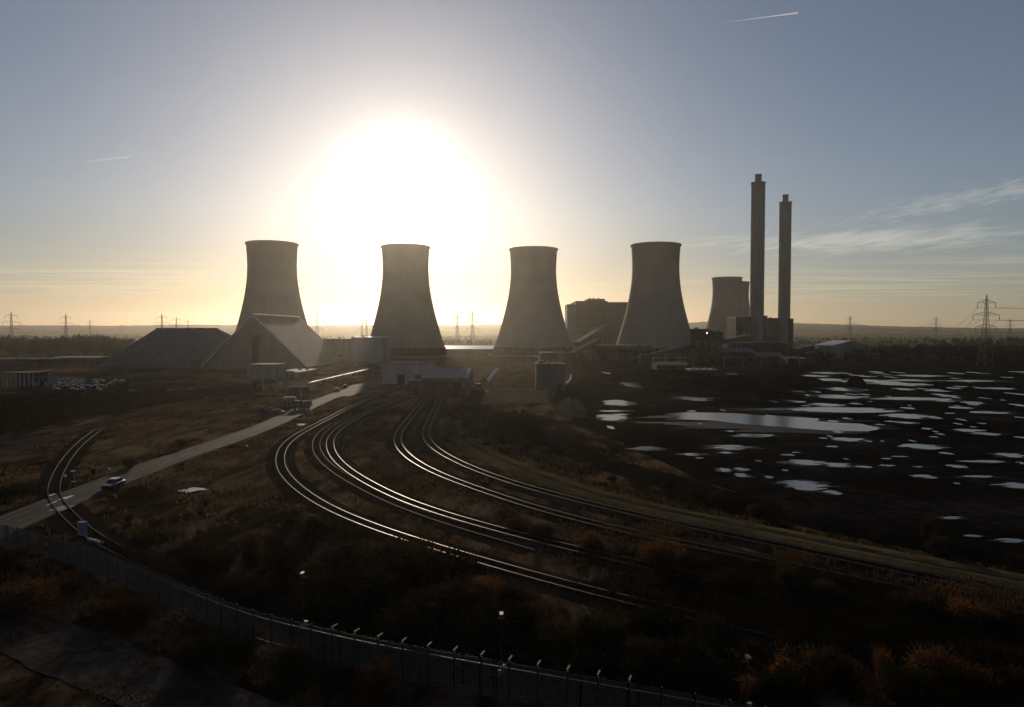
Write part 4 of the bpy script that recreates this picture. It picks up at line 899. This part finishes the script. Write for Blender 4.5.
# level crossing furniture
def post_sign(px, py, h, label, name='marker_post', head=True, m='white'):
    root = empty(name, at(px, py)); MB().tube((0, 0, 0), (0, 0, h), .05, n=6).build('post', M['galv'], root)
    if head: MB().box((0, -.02, h + .16), (.44, .06, .34)).build('plate', M[m], root)
    else: MB().box((0, 0, h - .12), (.13, .13, .5)).build('reflector', M[m], root)
    tag(root, label, 'marker post', 'marker posts by the road')
root = empty('crossing_signal', at(74, 482.3)); MB().tube((0, 0, 0), (0, 0, 1.75), .06, n=8).build('post', M['galv'], root); MB().box((-.12, 0, 1.8), (.7, .12, .2)).build('signal_head', M['white'], root); MB().box((.02, 0, .08), (.7, .5, .16)).build('base', M['kerb'], root)
tag(root, 'white-headed signal post beside the level crossing', 'signal post')
post_sign(65.5, 479.5, .5, 'low white marker beside the siding near the level crossing')
post_sign(109.5, 471.6, .35, 'small white marker across the road from the car')
post_sign(253.5, 427, .5, 'small white marker at the road edge below the lay-by')
post_sign(247, 447.8, .3, 'small white marker in the grass between road and outermost track')
post_sign(206.5, 403, 1.9, 'thin white post at the end of the path near the side road', head=False)
post_sign(226.5, 403.5, 1.3, 'short post near the end of the side road', head=False)
root = empty('trackside_cabinet', at(82.5, 535), R(-12))
MB().box((0, 0, .1), (1.05, .62, .2)).build('plinth', M['kerb'], root); MB().box((0, 0, .85), (.92, .5, 1.3)).build('case', M['blue'], root)
for s_ in (-1, 1): dd = MB().box((s_ * .22, -.262, .85), (.40, .02, 1.16)).build('door', M['kerb' if s_ < 0 else 'blue'], root); MB().box((s_ * .06, -.29, .85), (.03, .03, .16)).build('handle', M['black'], dd)
MB().box((0, 0, 1.54), (1.02, .6, .08)).build('lid', M['blue'], root)
tag(root, 'pale blue two-door equipment cabinet beside the siding and fence', 'cabinet')
P = track_line([(89, 540.5), (93, 541.5), (98, 543), (103, 545.5)], .5, 3); o = P[0].copy()
ob = ribbon(MB(), [p - o for p in P], [(-.22, 0), (-.22, .3), (.22, .3), (.22, 0)]).build('cable_trough', M['kerb']); ob.location = o; tag(ob, 'short pale concrete trough curving beside the equipment cabinet', 'cable trough')
# kerb-like pipe in the yard and gate posts
P = track_line([(544.5, 391.8), (552, 389.5), (560, 387), (567, 383.5), (570.5, 379.5), (571, 375.5)], 1.0, 8); o = P[0].copy()
ob = ribbon(MB(), [p - o for p in P], [(-.35, 0), (-.35, .7), (.35, .7), (.35, 0)]).build('retaining_wall', M['kerb']); ob.location = o; tag(ob, 'low pale curved retaining wall below the switch house', 'retaining wall')
for px, lab in ((522, 'dark gate post at the edge of the concrete yard, nearer the wheel loader'), (525.5, 'dark gate post at the edge of the concrete yard, nearer the switch house')):
    root = empty('gate_post', at(px, 391)); MB().box((0, 0, 3.1), (.5, .5, 6.2)).build('post', M['black'], root); MB().box((0, 0, 6.3), (.7, .7, .2)).build('cap', M['galv'], root); tag(root, lab, 'gate post', 'gate posts in the yard')
def lamp(px, ptop, D, label):
    c = atY(px, 330, D); h = max(6, atY(px, ptop, D).z); root = empty('street_lamp', (c.x, c.y, 0)); MB().tube((0, 0, 0), (0, 0, h), .16, .09, 8).build('pole', M['galv'], root)
    ar = MB().tube((0, 0, h), (1.6, 0, h + .25), .07, n=6).build('arm', M['galv'], root); MB().box((1.9, 0, h + .25), (.9, .35, .18)).build('lamp_head', M['galv'], ar); tag(root, label, 'street lamp', 'lamp posts around the plant')
for a_ in ((331, 348, 430, 'lamp post standing in front of the pale blue-grey plant building'), (560, 352, 330, 'lamp post beside the switch house'), (446, 359, 300, 'lamp post behind the unloading house'), (182, 446, 150, 'lamp post at the edge of the main road, halfway along'), (137, 455, 128, 'lamp post at the edge of the main road, nearest the car'), (300, 380, 235, 'lamp post at the lay-by by the lorries')):
    if a_[0] in (182, 137): continue
    lamp(*a_)
# the lit lamp on the transfer tower is a small floodlight head
c = atY(707, 333, 529); root = empty('floodlight', c); MB().box((0, .4, 0), (.9, .6, .9)).build('housing', M['galv'], root)
m, nt, b = mat('lit_lens'); b.inputs['Emission Color'].default_value = (1, .95, .85, 1); b.inputs['Emission Strength'].default_value = 6.0
MB().box((0, .06, 0), (.8, .06, .8)).build('lens', m, root); tag(root, 'small lit floodlight on the face of the taller transfer tower', 'floodlight')
# spoil mound, coal heaps
def heap(name, px, py, w, d, h, m, label, cat, group=None, n=40, flat=0.0):
    c = at(px, py); mb = MB(); ph = rng.uniform(0, 6.28, 6); rings = 9
    for j in range(rings + 1):
        t = j / rings
        for k in range(n):
            a = 2 * PI * k / n; r = (1 - t) * (1 + .16 * math.sin(2 * a + ph[0]) + .09 * math.sin(5 * a + ph[1]) + .05 * math.sin(9 * a + ph[2]))
            z = h * math.sin(min(1, t * 1.15) * PI / 2) ** .85 * (1 + .10 * math.sin(3 * a + ph[3]) * t) - (0.15 if j == 0 else 0) + rng.normal(0, h * .02)
            mb.v.append((w / 2 * r * math.cos(a), d / 2 * r * math.sin(a), z))
    for j in range(rings):
        for k in range(n): mb.f.append((j * n + k, j * n + (k + 1) % n, (j + 1) * n + (k + 1) % n, (j + 1) * n + k)); mb.m.append(0)
    ob = mb.build(name, m, smooth=False); ob.location = c; tag(ob, label, cat, group)
M['mound'] = ground_mat('brightened_spoil', [(0.06, 0.05, 0.032), (0.13, 0.11, 0.07), (0.19, 0.16, 0.105)], 0.3, 1.6)  # raised tone stands in for light on the mound's near side
heap('spoil_mound', 571, 413, 11, 22, 4.2, M['mound'], 'rounded brown spoil mound with one lit flank at the near corner of the coal yard', 'mound')
HG_ = 'coal heaps at the back of the yard'
for a_ in ((700, 391, 46, 26, 4.2, 'low wide coal heap below the ridged shed and conveyor'), (742, 388, 50, 26, 4.8, 'broad black coal heap below the taller chimney'), (790, 386, 44, 24, 4.2, 'black coal heap below the shorter chimney'), (769, 397, 26, 16, 2.6, 'smaller black coal heap in front of the two broad ones'), (856, 386.5, 8, 8, 4.2, 'small steep black heap standing among the bright pools'), (640, 381, 34, 20, 3.0, 'low coal heap nearest the switch house'), (672, 377, 40, 20, 3.2, 'low coal heap in front of the lit shed')):
    heap('coal_heap', *a_[:5], M['coal'], a_[5], 'coal heap', HG_)
# contrails far above
m, nt, b = mat('ice_trail'); nt.nodes.remove(b)
v_ = nt.nodes.new('ShaderNodeVolumePrincipled'); v_.inputs['Color'].default_value = (1, 1, 1, 1); v_.inputs['Anisotropy'].default_value = 0.8; v_.inputs['Density'].default_value = 0.02
nt.links.new(v_.outputs[0], nt.nodes['Material Output'].inputs['Volume'])
m2_ = m.copy(); m2_.node_tree.nodes[v_.name].inputs['Density'].default_value = 0.0035
def contrail(p, q, r0, r1, label, m):
    a = at(*p, 9000); b_ = at(*q, 9000); mb = MB(); v = b_ - a
    mb.tube((0, 0, 0), v, r0, r1, 12)
    ob = mb.build('contrail', m); ob.location = a; tag(ob, label, 'contrail', 'aircraft trails')
contrail((722, 22.8), (798, 12.8), 3, 24, 'short bright aircraft trail high over the chimneys', m)
contrail((26, 169), (130, 156.5), 6, 20, 'faint thin aircraft trail left of the sun', m2_)
# ------------------------------------------------------------------ vegetation
def quads_mesh(name, V, m, parent=None):
    """V: (n,4,3) corner points, one face per quad"""
    n = len(V); me = bpy.data.meshes.new(name); me.vertices.add(n * 4); me.vertices.foreach_set('co', np.asarray(V, dtype=np.float32).ravel())
    me.loops.add(n * 4); me.loops.foreach_set('vertex_index', np.arange(n * 4, dtype=np.int32))
    me.polygons.add(n); me.polygons.foreach_set('loop_start', np.arange(0, n * 4, 4, dtype=np.int32)); me.polygons.foreach_set('loop_total', np.full(n, 4, dtype=np.int32))
    me.materials.append(m); me.update(calc_edges=True); me.validate()
    o = bpy.data.objects.new(name, me); COL.objects.link(o)
    if parent: o.parent = parent
    return o
def rand_quads(C_, size, aspect=1.6, up=0.0):
    n = len(C_); u = rng.normal(size=(n, 3)); u[:, 2] += up; u /= np.linalg.norm(u, axis=1)[:, None]
    w = rng.normal(size=(n, 3)); w = np.cross(u, w); w /= np.linalg.norm(w, axis=1)[:, None]
    s_ = size * rng.uniform(.6, 1.3, (n, 1)); a = u * s_ * aspect; b_ = w * s_ / aspect * .9
    return np.stack([C_ - a - b_ * .35, C_ - a * .1 - b_, C_ + a, C_ - a * .1 + b_], axis=1)
def shrub_points(n, lobes, seed_r=1.0):
    """points thick near the outside of several uneven lobes"""
    out = []
    per = n // len(lobes)
    for (x, y, z, rx, rz) in lobes:
        d = rng.normal(size=(per, 3)); d /= np.linalg.norm(d, axis=1)[:, None]
        r = rng.uniform(.25, 1, (per, 1)) ** .45 * (1 + rng.normal(0, .10, (per, 1)))
        bumpy = 1 + .16 * np.sin(d[:, :1] * 7 + x * 5) * np.sin(d[:, 1:2] * 6 + y * 3) + .12 * np.sin(d[:, 2:] * 11 + z)
        p = d * r * bumpy * np.array([rx, rx, rz]) + np.array([x, y, z]); out.append(p)
    p = np.concatenate(out); return p[p[:, 2] > 0.02]
def shrub(kind, lobes, n, leaf, size):
    root = empty(kind); P = shrub_points(n, lobes); hgt = max(l[2] + l[4] for l in lobes)
    nt_ = n // 4; tp = shrub_points(nt_, lobes) * np.array([1.05, 1.05, 1.10]); cen = np.array([0, 0, hgt * .25]); dr = tp - cen; dr /= np.linalg.norm(dr, axis=1)[:, None]; dr[:, 2] += .5; dr += rng.normal(0, .3, dr.shape)
    ln = rng.uniform(.06, .20, (len(tp), 1)); sd_ = np.cross(dr, rng.normal(size=dr.shape)); sd_ /= np.linalg.norm(sd_, axis=1)[:, None]; sd_ *= .011
    twg = np.stack([tp - sd_, tp + sd_, tp + dr * ln + sd_ * .4, tp + dr * ln - sd_ * .4], axis=1)
    quads_mesh('foliage', np.concatenate([rand_quads(P, size, 1.7, .5), twg]), M[leaf], root)
    mb = MB()
    for l in lobes:
        for k in range(4):
            t = Vector((l[0] + rng.normal(0, l[3] * .45), l[1] + rng.normal(0, l[3] * .45), l[2] + l[4] * rng.uniform(.3, 1.05)))
            b_ = Vector((rng.normal(0, .15), rng.normal(0, .15), 0)); mid = b_.lerp(t, .5) + Vector((rng.normal(0, .12), rng.normal(0, .12), .1))
            mb.tube(b_, mid, .035, .022, 5); mb.tube(mid, t, .022, .006, 5)
    mb.build('stem', M['stem'], root); return root
def lobes_of(w, h, n):
    L_ = []
    for k in range(n):
        a = rng.uniform(0, 6.28); d = w * .34 * math.sqrt(rng.random()); rx = w * rng.uniform(.12, .30); rz = h * rng.uniform(.16, .40)
        z = min(h - rz, max(rz * .75, h * rng.uniform(.3, .75) * (1 - .35 * d / w))); L_.append((d * math.cos(a), d * math.sin(a), z, rx, rz))
    return L_
PROTO = {}
for leaf, nm in (('leaf_orange', 'orange'), ('leaf_rust', 'rust'), ('leaf_dark', 'dark'), ('leaf_olive', 'olive')):
    PROTO[nm] = []
    for k in range(3):
        PROTO[nm].append([shrub('bush', lobes_of(2.0, 2.0, 9 + 2 * k), 2400, leaf, .05), 0])
def bush(nm, loc, w, h, label, group=None):
    pr = PROTO[nm][rng.integers(3)]; o = place(pr[0], pr[1] == 0, loc, rng.uniform(0, 6.28), (w / 2, w / 2, h / 2), label); pr[1] += 1
    o['category'] = 'bush'
    if group: o['group'] = group
    return o
def bush_px(nm, px, py, wpx_, hpx, label, group=None):
    c = at(px, py); D = c.y; return bush(nm, c, wpx_ * D / F * 1.12, hpx * D / F * .97, label, group)
G1 = 'autumn bushes in the dark foreground'
for a_ in (('orange', 660, 566, 40, 30, 'round orange bush standing alone under the olive embankment'), ('rust', 731, 588, 38, 22, 'rusty bush right of the round orange one, below the embankment'), ('olive', 790, 590, 30, 24, 'olive bush between the inner tracks, beside a rusty one'), ('olive', 824, 596, 34, 18, 'low olive bush right of the taller olive one between the tracks'),
           ('orange', 972, 622, 44, 26, 'wide orange bush near the right edge above the brown clump'), ('rust', 922, 612, 56, 20, 'low wide rusty bush left of the wide orange bush'), ('orange', 586, 546, 32, 18, 'small orange bush between the second and third tracks'), ('rust', 545, 536, 34, 14, 'low rusty bush left of the small orange one between the tracks'), ('rust', 520, 528, 30, 12, 'flattest rusty bush between the second and third tracks'),
           ('orange', 800, 690, 56, 40, 'bright orange bush at the bottom edge, widest of the orange ones'), ('orange', 884, 680, 18, 36, 'narrow upright bright orange bush beside the brown clump'), ('rust', 848, 694, 44, 38, 'rusty bush between the wide and the upright orange bushes'), ('rust', 940, 692, 56, 46, 'broad brown bush in the bottom right corner, tallest of its clump'), ('dark', 915, 706, 46, 40, 'dark bush at the front of the brown clump, right of the upright orange bush'), ('rust', 968, 706, 50, 44, 'rusty bush at the bottom edge in the brown clump'), ('dark', 985, 684, 50, 42, 'dark bush at the back of the brown clump'), ('rust', 1012, 700, 44, 40, 'rusty bush cut by the right edge of the view'), ('dark', 1018, 678, 40, 34, 'dark bush behind the one cut by the right edge'), ('olive', 948, 712, 40, 34, 'olive bush low at the front of the brown clump'), ('orange', 760, 700, 40, 30, 'low orange bush left of the widest orange one at the bottom edge'),
           ('orange', 487, 600, 40, 24, 'orange-tipped bush below the outermost track'), ('rust', 518, 612, 46, 28, 'rusty bush just right of the orange-tipped one'), ('olive', 610, 648, 60, 44, 'olive bush half way between the fence and the tracks'), ('olive', 560, 660, 60, 40, 'olive bush in front of the middle camera mast'), ('dark', 655, 640, 60, 34, 'dark bush right of the two olive ones'),
           ('olive', 293, 682, 46, 40, 'olive bush growing in front of the fence below the first camera mast'), ('rust', 375, 700, 40, 42, 'rusty bush in front of the sunlit fence panels'), ('dark', 215, 668, 70, 36, 'dark wide bush between fence and dirt track'), ('rust', 20, 610, 70, 30, 'rusty scrub bush in the bottom left, above the dirt track'), ('olive', 5, 568, 36, 26, 'olive bush at the left edge in front of the fence end'),
           ('rust', 120, 622, 60, 24, 'rusty bush in front of the fence, left of the dark wide bush'), ('rust', 250, 562, 24, 36, 'tall thin rusty bush behind the fence beside the outermost track'), ('dark', 510, 436, 22, 22, 'dark bush at the near end of the embankment'), ('dark', 535, 440, 34, 26, 'dark bush left of the spoil mound'), ('olive', 498, 430, 28, 22, 'olive bush left of the dark one at the near end of the embankment'), ('dark', 470, 418, 40, 14, 'low dark scrub bush right of the innermost track'), ('rust', 926, 540, 16, 26, 'small rusty bush on the bund by the last pools'),
           ('dark', 130, 468, 14, 10, 'dark bush on the far edge of the main road'), ('dark', 181, 447.5, 14, 10, 'second dark bush along the far edge of the main road'), ('dark', 15, 494, 50, 10, 'low dark bush left of the level crossing')):
    bush_px(*a_[:5], a_[5], G1)
# the dark rounded thicket inside the curve of the outermost track
for px, py, w, h, nm in ((345, 590, 80, 44, 'dark'), (400, 580, 80, 40, 'dark'), (440, 592, 80, 44, 'dark'), (380, 612, 90, 50, 'dark'), (460, 620, 80, 46, 'rust'), (330, 618, 60, 46, 'dark'), (420, 640, 90, 52, 'dark'), (500, 645, 70, 44, 'dark'), (285, 575, 50, 30, 'dark'), (355, 570, 50, 26, 'rust'), (410, 560, 60, 22, 'rust'), (470, 650, 60, 40, 'dark'), (540, 630, 50, 30, 'rust'), (580, 690, 70, 44, 'dark'), (680, 690, 80, 50, 'dark'), (640, 705, 60, 40, 'dark'), (715, 650, 60, 34, 'dark'), (240, 600, 50, 26, 'dark'), (200, 570, 40, 22, 'dark')):
    bush_px(nm, px, py, w, h, 'dark leafless bush of the thicket between the fence and the outermost track', 'thicket between fence and tracks')
# random scrub kept clear of tracks, roads and fence
LINES = [(P, 3.2) for P in (TA, TB, TC, TD, TE, TF)] + [(ROAD, 5), (ROAD2, 4), (DIRT, 4), (VERGE, 3.5), (FEN, 1.6), (PATH, 2)]
LP = np.concatenate([np.array([(p.x, p.y, d) for p in P]) for P, d in LINES])
def clear(x, y, k=1.0):
    d2 = (LP[:, 0] - x) ** 2 + (LP[:, 1] - y) ** 2; return bool(np.all(d2 > (LP[:, 2] * k) ** 2))
def inpoly(px, py, poly):
    ins = False; j = len(poly) - 1
    for i in range(len(poly)):
        xi, yi = poly[i]; xj, yj = poly[j]
        if (yi > py) != (yj > py) and px < (xj - xi) * (py - yi) / (yj - yi) + xi: ins = not ins
        j = i
    return ins
def scatter(poly_px, n):
    Q = [at(*p) for p in poly_px]; poly = [(q.x, q.y) for q in Q]; xs_ = [q.x for q in Q]; ys_ = [q.y for q in Q]; out = []; t = 0
    while len(out) < n and t < n * 60:
        t += 1; x, y = rng.uniform(min(xs_), max(xs_)), rng.uniform(min(ys_), max(ys_))
        if inpoly(x, y, poly): out.append((x, y))
    return out
AREAS = (([(640, 600), (760, 640), (1060, 700), (1060, 760), (620, 740), (540, 690)], 34, ('dark', 'rust', 'dark', 'olive'), (1.2, 3.2), 'scrub bush on the dark slope at the bottom right', 'scrub at the bottom right'),
         ([(150, 560), (300, 520), (360, 560), (420, 600), (600, 620), (640, 700), (480, 690), (300, 640)], 26, ('dark', 'dark', 'rust'), (1.0, 2.6), 'low leafless scrub bush in the dark ground behind the fence', 'scrub behind the fence'),
         ([(520, 462), (700, 512), (900, 552), (1060, 580), (1060, 572), (900, 540), (700, 492), (560, 450)], 22, ('dark', 'olive', 'rust'), (.9, 2.0), 'low bush between the olive embankment and the coal yard', 'scrub along the coal yard'),
         ([(560, 510), (760, 552), (1060, 620), (1060, 660), (800, 612), (600, 560)], 26, ('dark', 'rust', 'olive'), (.8, 2.0), 'low bush between the tracks right of the curve', 'scrub between the tracks'),
         ([(-40, 560), (100, 590), (250, 652), (330, 690), (250, 690), (120, 650), (-40, 600)], 16, ('rust', 'dark', 'olive'), (.8, 1.9), 'scrub bush between the palisade fence and the dirt track', 'scrub before the fence'),
         ([(440, 412), (520, 412), (560, 432), (540, 452), (470, 436)], 16, ('dark', 'dark', 'olive'), (1.2, 2.8), 'dark bush on the rough ground in front of the spoil mound', 'scrub before the mound'),
         ([(90, 470), (260, 424), (300, 430), (270, 480), (240, 540), (110, 530)], 14, ('rust', 'dark'), (.6, 1.3), 'low tussocky bush on the rough grass right of the main road', 'bushes on the rough grass'))
for poly, n, kinds_, (a, b_), lab, g in AREAS:
    for x, y in scatter(poly, n):
        if clear(x, y, 1.0):
            w = rng.uniform(a, b_); bush(kinds_[rng.integers(len(kinds_))], (x, y, 0), w * 1.25, w, lab, g)
# the dark belt left of the side road: bare trees one can tell apart
def tree(h, w, leaf, n, size):
    root = empty('tree'); L_ = lobes_of(w, h * .62, 9); L_ = [(x, y, z + h * .36, rx, rz) for x, y, z, rx, rz in L_]
    quads_mesh('crown', rand_quads(shrub_points(n, L_), size, 1.9, .3), M[leaf], root); mb = MB()
    mb.tube((0, 0, 0), (.1, .05, h * .45), h * .022, h * .014, 7); mb.tube((.1, .05, h * .45), (0, .1, h * .85), h * .014, h * .004, 6)
    for l in L_: mb.tube((.08, .04, h * rng.uniform(.25, .5)), (l[0], l[1], l[2] + l[4] * .5), h * .009, h * .002, 5)
    mb.build('trunk', M['stem'], root); return root
TPRO = [[tree(7.0, 5.0, 'leaf_dark', 1800, .17), 0], [tree(8.0, 6.5, 'leaf_dark', 1900, .18), 0], [tree(6.0, 5.5, 'leaf_dark', 1900, .16), 0]]
def put_tree(x, y, sc_, lab, g):
    pr = TPRO[rng.integers(3)]; o = place(pr[0], pr[1] == 0, (x, y, 0), rng.uniform(0, 6.28), sc_, lab); pr[1] += 1; o['category'] = 'tree'; o['group'] = g
for x, y in scatter([(-60, 446), (0, 437), (90, 417), (150, 406), (150, 396), (0, 402), (-60, 404)], 120):
    if clear(x, y, 1.3): put_tree(x, y, rng.uniform(.26, .5), 'bare dark tree in the belt between the car park and the side road', 'tree belt by the side road')
for x, y in scatter([(590, 366), (700, 366), (830, 369), (900, 368), (1040, 367), (1040, 358), (900, 358), (800, 359)], 40):
    put_tree(x, y, rng.uniform(.6, 1.1), 'dark tree in the row along the back of the coal yard', 'trees behind the coal yard')
for x, y in scatter([(140, 408), (180, 402), (262, 390), (262, 386), (140, 396)], 34):
    if clear(x, y, 1.1):
        w = rng.uniform(1.6, 3.4); bush('dark', (x, y, 0), w * 1.5, w, 'dark bush along the far edge of the side road, below the sheds', 'bushes along the side road')
for x, y in scatter([(436, 353.8), (545, 352.8), (545, 352.2), (436, 353.2)], 26):
    bush('dark', (x, y, 0), rng.uniform(5, 8), rng.uniform(2.4, 4.2), 'dark bush in the hedge line between the second and third towers', 'hedge line between the towers')
for x, y in scatter([(500, 372), (534, 368), (534, 386), (512, 387)], 12):
    bush('olive', (x, y, 0), rng.uniform(1.5, 3), rng.uniform(.6, 1.3), 'low olive weed clump on the yard beside the switch house', 'weeds on the yard')
# woods that read as one mass
def wood(name, poly_px, n, h0, h1, size, nper, leaf='leaf_far'):
    V = []
    for x, y in scatter(poly_px, n):
        h = rng.uniform(h0, h1) * (1 + .35 * math.sin(x * .045) * math.sin(y * .03 + x * .011)); w = h * rng.uniform(.45, .75)
        d = rng.normal(size=(nper, 3)); d /= np.linalg.norm(d, axis=1)[:, None]; r = rng.uniform(.3, 1, (nper, 1)) ** .5
        c = d * r * np.array([w / 2, w / 2, h * .42]) * (1 + .2 * np.sin(d[:, :1] * 6 + x)) + np.array([x, y, h * .56]); V.append(rand_quads(c, size, 1.7, .6))
        k = 3; a = np.array([x, y, 0.0]); tq = np.array([[a + [-.15, 0, 0], a + [.15, 0, 0], a + [.10, 0, h * .5], a + [-.10, 0, h * .5]]]); V.append(tq)
    stuff(quads_mesh(name, np.concatenate(V), M[leaf]))
wood('woodland', [(-90, 356), (112, 357.5), (135, 352), (120, 347.5), (-90, 347.5)], 420, 11, 18, .75, 110)
wood('woodland', [(104, 364), (150, 352), (250, 348), (250, 346.5), (110, 347)], 120, 8, 13, .7, 80)
wood('woodland', [(800, 362), (1120, 363), (1120, 351), (960, 351), (880, 352.5), (800, 354)], 560, 6, 10.5, .55, 110)
wood('woodland', [(930, 346.5), (1120, 347.5), (1120, 344.5), (940, 344.5)], 130, 9, 14, .9, 60)
wood('woodland', [(690, 356), (800, 358), (800, 352), (690, 350)], 110, 6, 10, .55, 80)
for poly, n in (([(-100, 343.6), (1124, 343.6), (1124, 343.0), (-100, 343.0)], 260), ([(-100, 340.2), (1124, 340.2), (1124, 339.9), (-100, 339.9)], 300), ([(-100, 337.6), (500, 337.6), (500, 337.4), (-100, 337.4)], 240), ([(600, 336.8), (1124, 336.8), (1124, 336.6), (600, 336.6)], 260), ([(300, 345.6), (640, 345.6), (640, 345.0), (300, 345.0)], 110)):
    wood('hedgerow', poly, n, 4, 9, 1.6, 26)
# ------------------------------------------------------------------ rough grass and bramble, beyond counting
def tufts(poly_px, n, hmin, hmax, wid, blades, leaf, name, lean=.25, k=.8, clumpy=True, fade=None):
    B = np.array(scatter(poly_px, n)); 
    if clumpy:
        g = np.sin(B[:, 0] * .21 + 1.3 * np.sin(B[:, 1] * .13)) * np.sin(B[:, 1] * .17 + np.sin(B[:, 0] * .09)) + .6 * np.sin(B[:, 0] * .57) * np.sin(B[:, 1] * .49)
        B = B[rng.random(len(B)) < np.clip(.30 + .75 * g, .02, 1)]
    if fade is not None:
        fx = CX + B[:, 0] / B[:, 1] * F; B = B[rng.random(len(B)) < np.clip((fx - fade[0]) / (fade[1] - fade[0]), 0, 1) ** 1.6]
    keep = np.ones(len(B), bool)
    for s_ in range(0, len(B), 2000):
        d2 = (B[s_:s_ + 2000, None, 0] - LP[None, ::2, 0]) ** 2 + (B[s_:s_ + 2000, None, 1] - LP[None, ::2, 1]) ** 2
        keep[s_:s_ + 2000] = np.all(d2 > (LP[None, ::2, 2] * k) ** 2, axis=1)
    B = np.repeat(B[keep], blades, axis=0); n = len(B); B = B + rng.normal(0, wid * 2.2, (n, 2))
    h = rng.uniform(hmin, hmax, n); a = rng.uniform(0, 6.28, n); dx, dy = np.cos(a), np.sin(a); le = rng.normal(0, lean, (n, 2)) * h[:, None]; w = wid * rng.uniform(.5, 1.2, n)
    z0 = np.zeros(n); V = np.empty((n, 4, 3)); V[:, 0] = np.stack([B[:, 0] - dx * w, B[:, 1] - dy * w, z0], 1); V[:, 1] = np.stack([B[:, 0] + dx * w, B[:, 1] + dy * w, z0], 1)
    V[:, 2] = np.stack([B[:, 0] + dx * w * .3 + le[:, 0], B[:, 1] + dy * w * .3 + le[:, 1], h], 1); V[:, 3] = np.stack([B[:, 0] - dx * w * .3 + le[:, 0], B[:, 1] - dy * w * .3 + le[:, 1], h], 1)
    stuff(quads_mesh(name, V, M[leaf]))
M['leaf_straw'] = leafmat('straw_grass', (0.028, 0.021, 0.010), (0.12, 0.086, 0.040), 0.5, 0.12)
M['leaf_weed'] = leafmat('dead_weeds', (0.022, 0.014, 0.008), (0.080, 0.048, 0.024), 0.45, 0.12)
LEFT = [(-60, 470), (0, 452), (100, 424), (230, 396), (300, 388), (330, 396), (350, 408), (280, 440), (275, 470), (330, 520), (300, 560), (110, 540), (-60, 560)]
tufts(LEFT, 26000, .15, .55, .10, 4, 'grass', 'rough_grass')
tufts([(-60, 540), (100, 560), (300, 640), (640, 720), (640, 760), (330, 750), (-60, 600)], 9000, .15, .55, .05, 4, 'grass', 'rough_grass')
tufts([(-90, 590), (0, 606), (70, 634), (150, 664), (240, 700), (340, 760), (230, 760), (100, 700), (0, 650), (-90, 615)], 5000, .06, .28, .035, 4, 'grass', 'rough_grass', k=.3)
tufts([(110, 540), (300, 520), (330, 520), (460, 570), (640, 610), (1060, 705), (1060, 770), (640, 725), (300, 640)], 16000, .2, .8, .07, 4, 'leaf_dark', 'bramble_undergrowth')
tufts([(290, 440), (420, 400), (470, 440), (600, 500), (1060, 600), (1060, 690), (640, 600), (400, 530), (300, 480)], 22000, .12, .5, .07, 4, 'leaf_weed', 'trackside_weeds', k=.62)
tufts([(600, 545), (760, 565), (1060, 628), (1060, 705), (800, 645), (640, 610), (560, 590)], 26000, .3, .8, .07, 4, 'leaf_dark', 'trackside_weeds', k=0, clumpy=False, fade=(545, 900))  # added over the right-hand rails to fade their shine
tufts([(560, 496), (760, 548), (1060, 606), (1060, 632), (760, 566), (600, 532)], 16000, .25, .65, .06, 4, 'leaf_weed', 'trackside_weeds', k=0, clumpy=True, fade=(520, 860))  # more weeds laid across the rails to dull their glints
tufts([(90, 533), (150, 560), (270, 607), (440, 655), (440, 664), (260, 614), (140, 566), (84, 537)], 7000, .2, .6, .05, 4, 'leaf_dark', 'trackside_weeds', k=0, clumpy=False, fade=(70, 200))
tufts([(462, 436), (560, 470), (700, 508), (900, 548), (1060, 578), (1060, 596), (900, 570), (700, 530), (560, 490), (462, 446)], 9000, .1, .35, .07, 4, 'leaf_straw', 'verge_grass', k=0, clumpy=True)
tufts([(-60, 446), (0, 437), (90, 417), (180, 402), (262, 390), (262, 386), (140, 394), (0, 399), (-60, 402)], 9000, .3, 1.2, .16, 4, 'leaf_dark', 'bramble_undergrowth', clumpy=False)
tufts([(440, 356), (545, 354), (530, 386), (470, 387)], 5000, .3, .8, .16, 3, 'grass', 'rough_grass')
tufts([(306, 388), (366, 371), (372, 376), (350, 384), (318, 396)], 1500, .2, .5, .12, 4, 'leaf_olive', 'verge_grass')
tufts([(455, 410), (530, 412), (700, 490), (1060, 570), (1060, 585), (700, 515), (500, 460), (440, 440)], 9000, .2, .7, .09, 4, 'leaf_dark', 'bramble_undergrowth')
# ------------------------------------------------------------------ the air
m, nt, b = mat('thin_haze'); nt.nodes.remove(b)
v = nt.nodes.new('ShaderNodeVolumePrincipled'); v.inputs['Density'].default_value = HD; v.inputs['Anisotropy'].default_value = HG; v.inputs['Color'].default_value = (0.95, 0.88, 0.76, 1)
nt.links.new(v.outputs[0], nt.nodes['Material Output'].inputs['Volume'])
stuff(MB().box((0, 3470, 94.5), (14400, 7260, 195)).build('haze', m))

S.view_settings.view_transform = 'Standard'; S.view_settings.look = 'None'; S.view_settings.exposure = EXPO; S.view_settings.gamma = 1.0
S.view_settings.use_curve_mapping = False
C = S.cycles
C.use_denoising = True; C.max_bounces = 6; C.diffuse_bounces = 3; C.glossy_bounces = 3; C.transmission_bounces = 4; C.transparent_max_bounces = 12; C.volume_bounces = 1
C.sample_clamp_indirect = 6.0
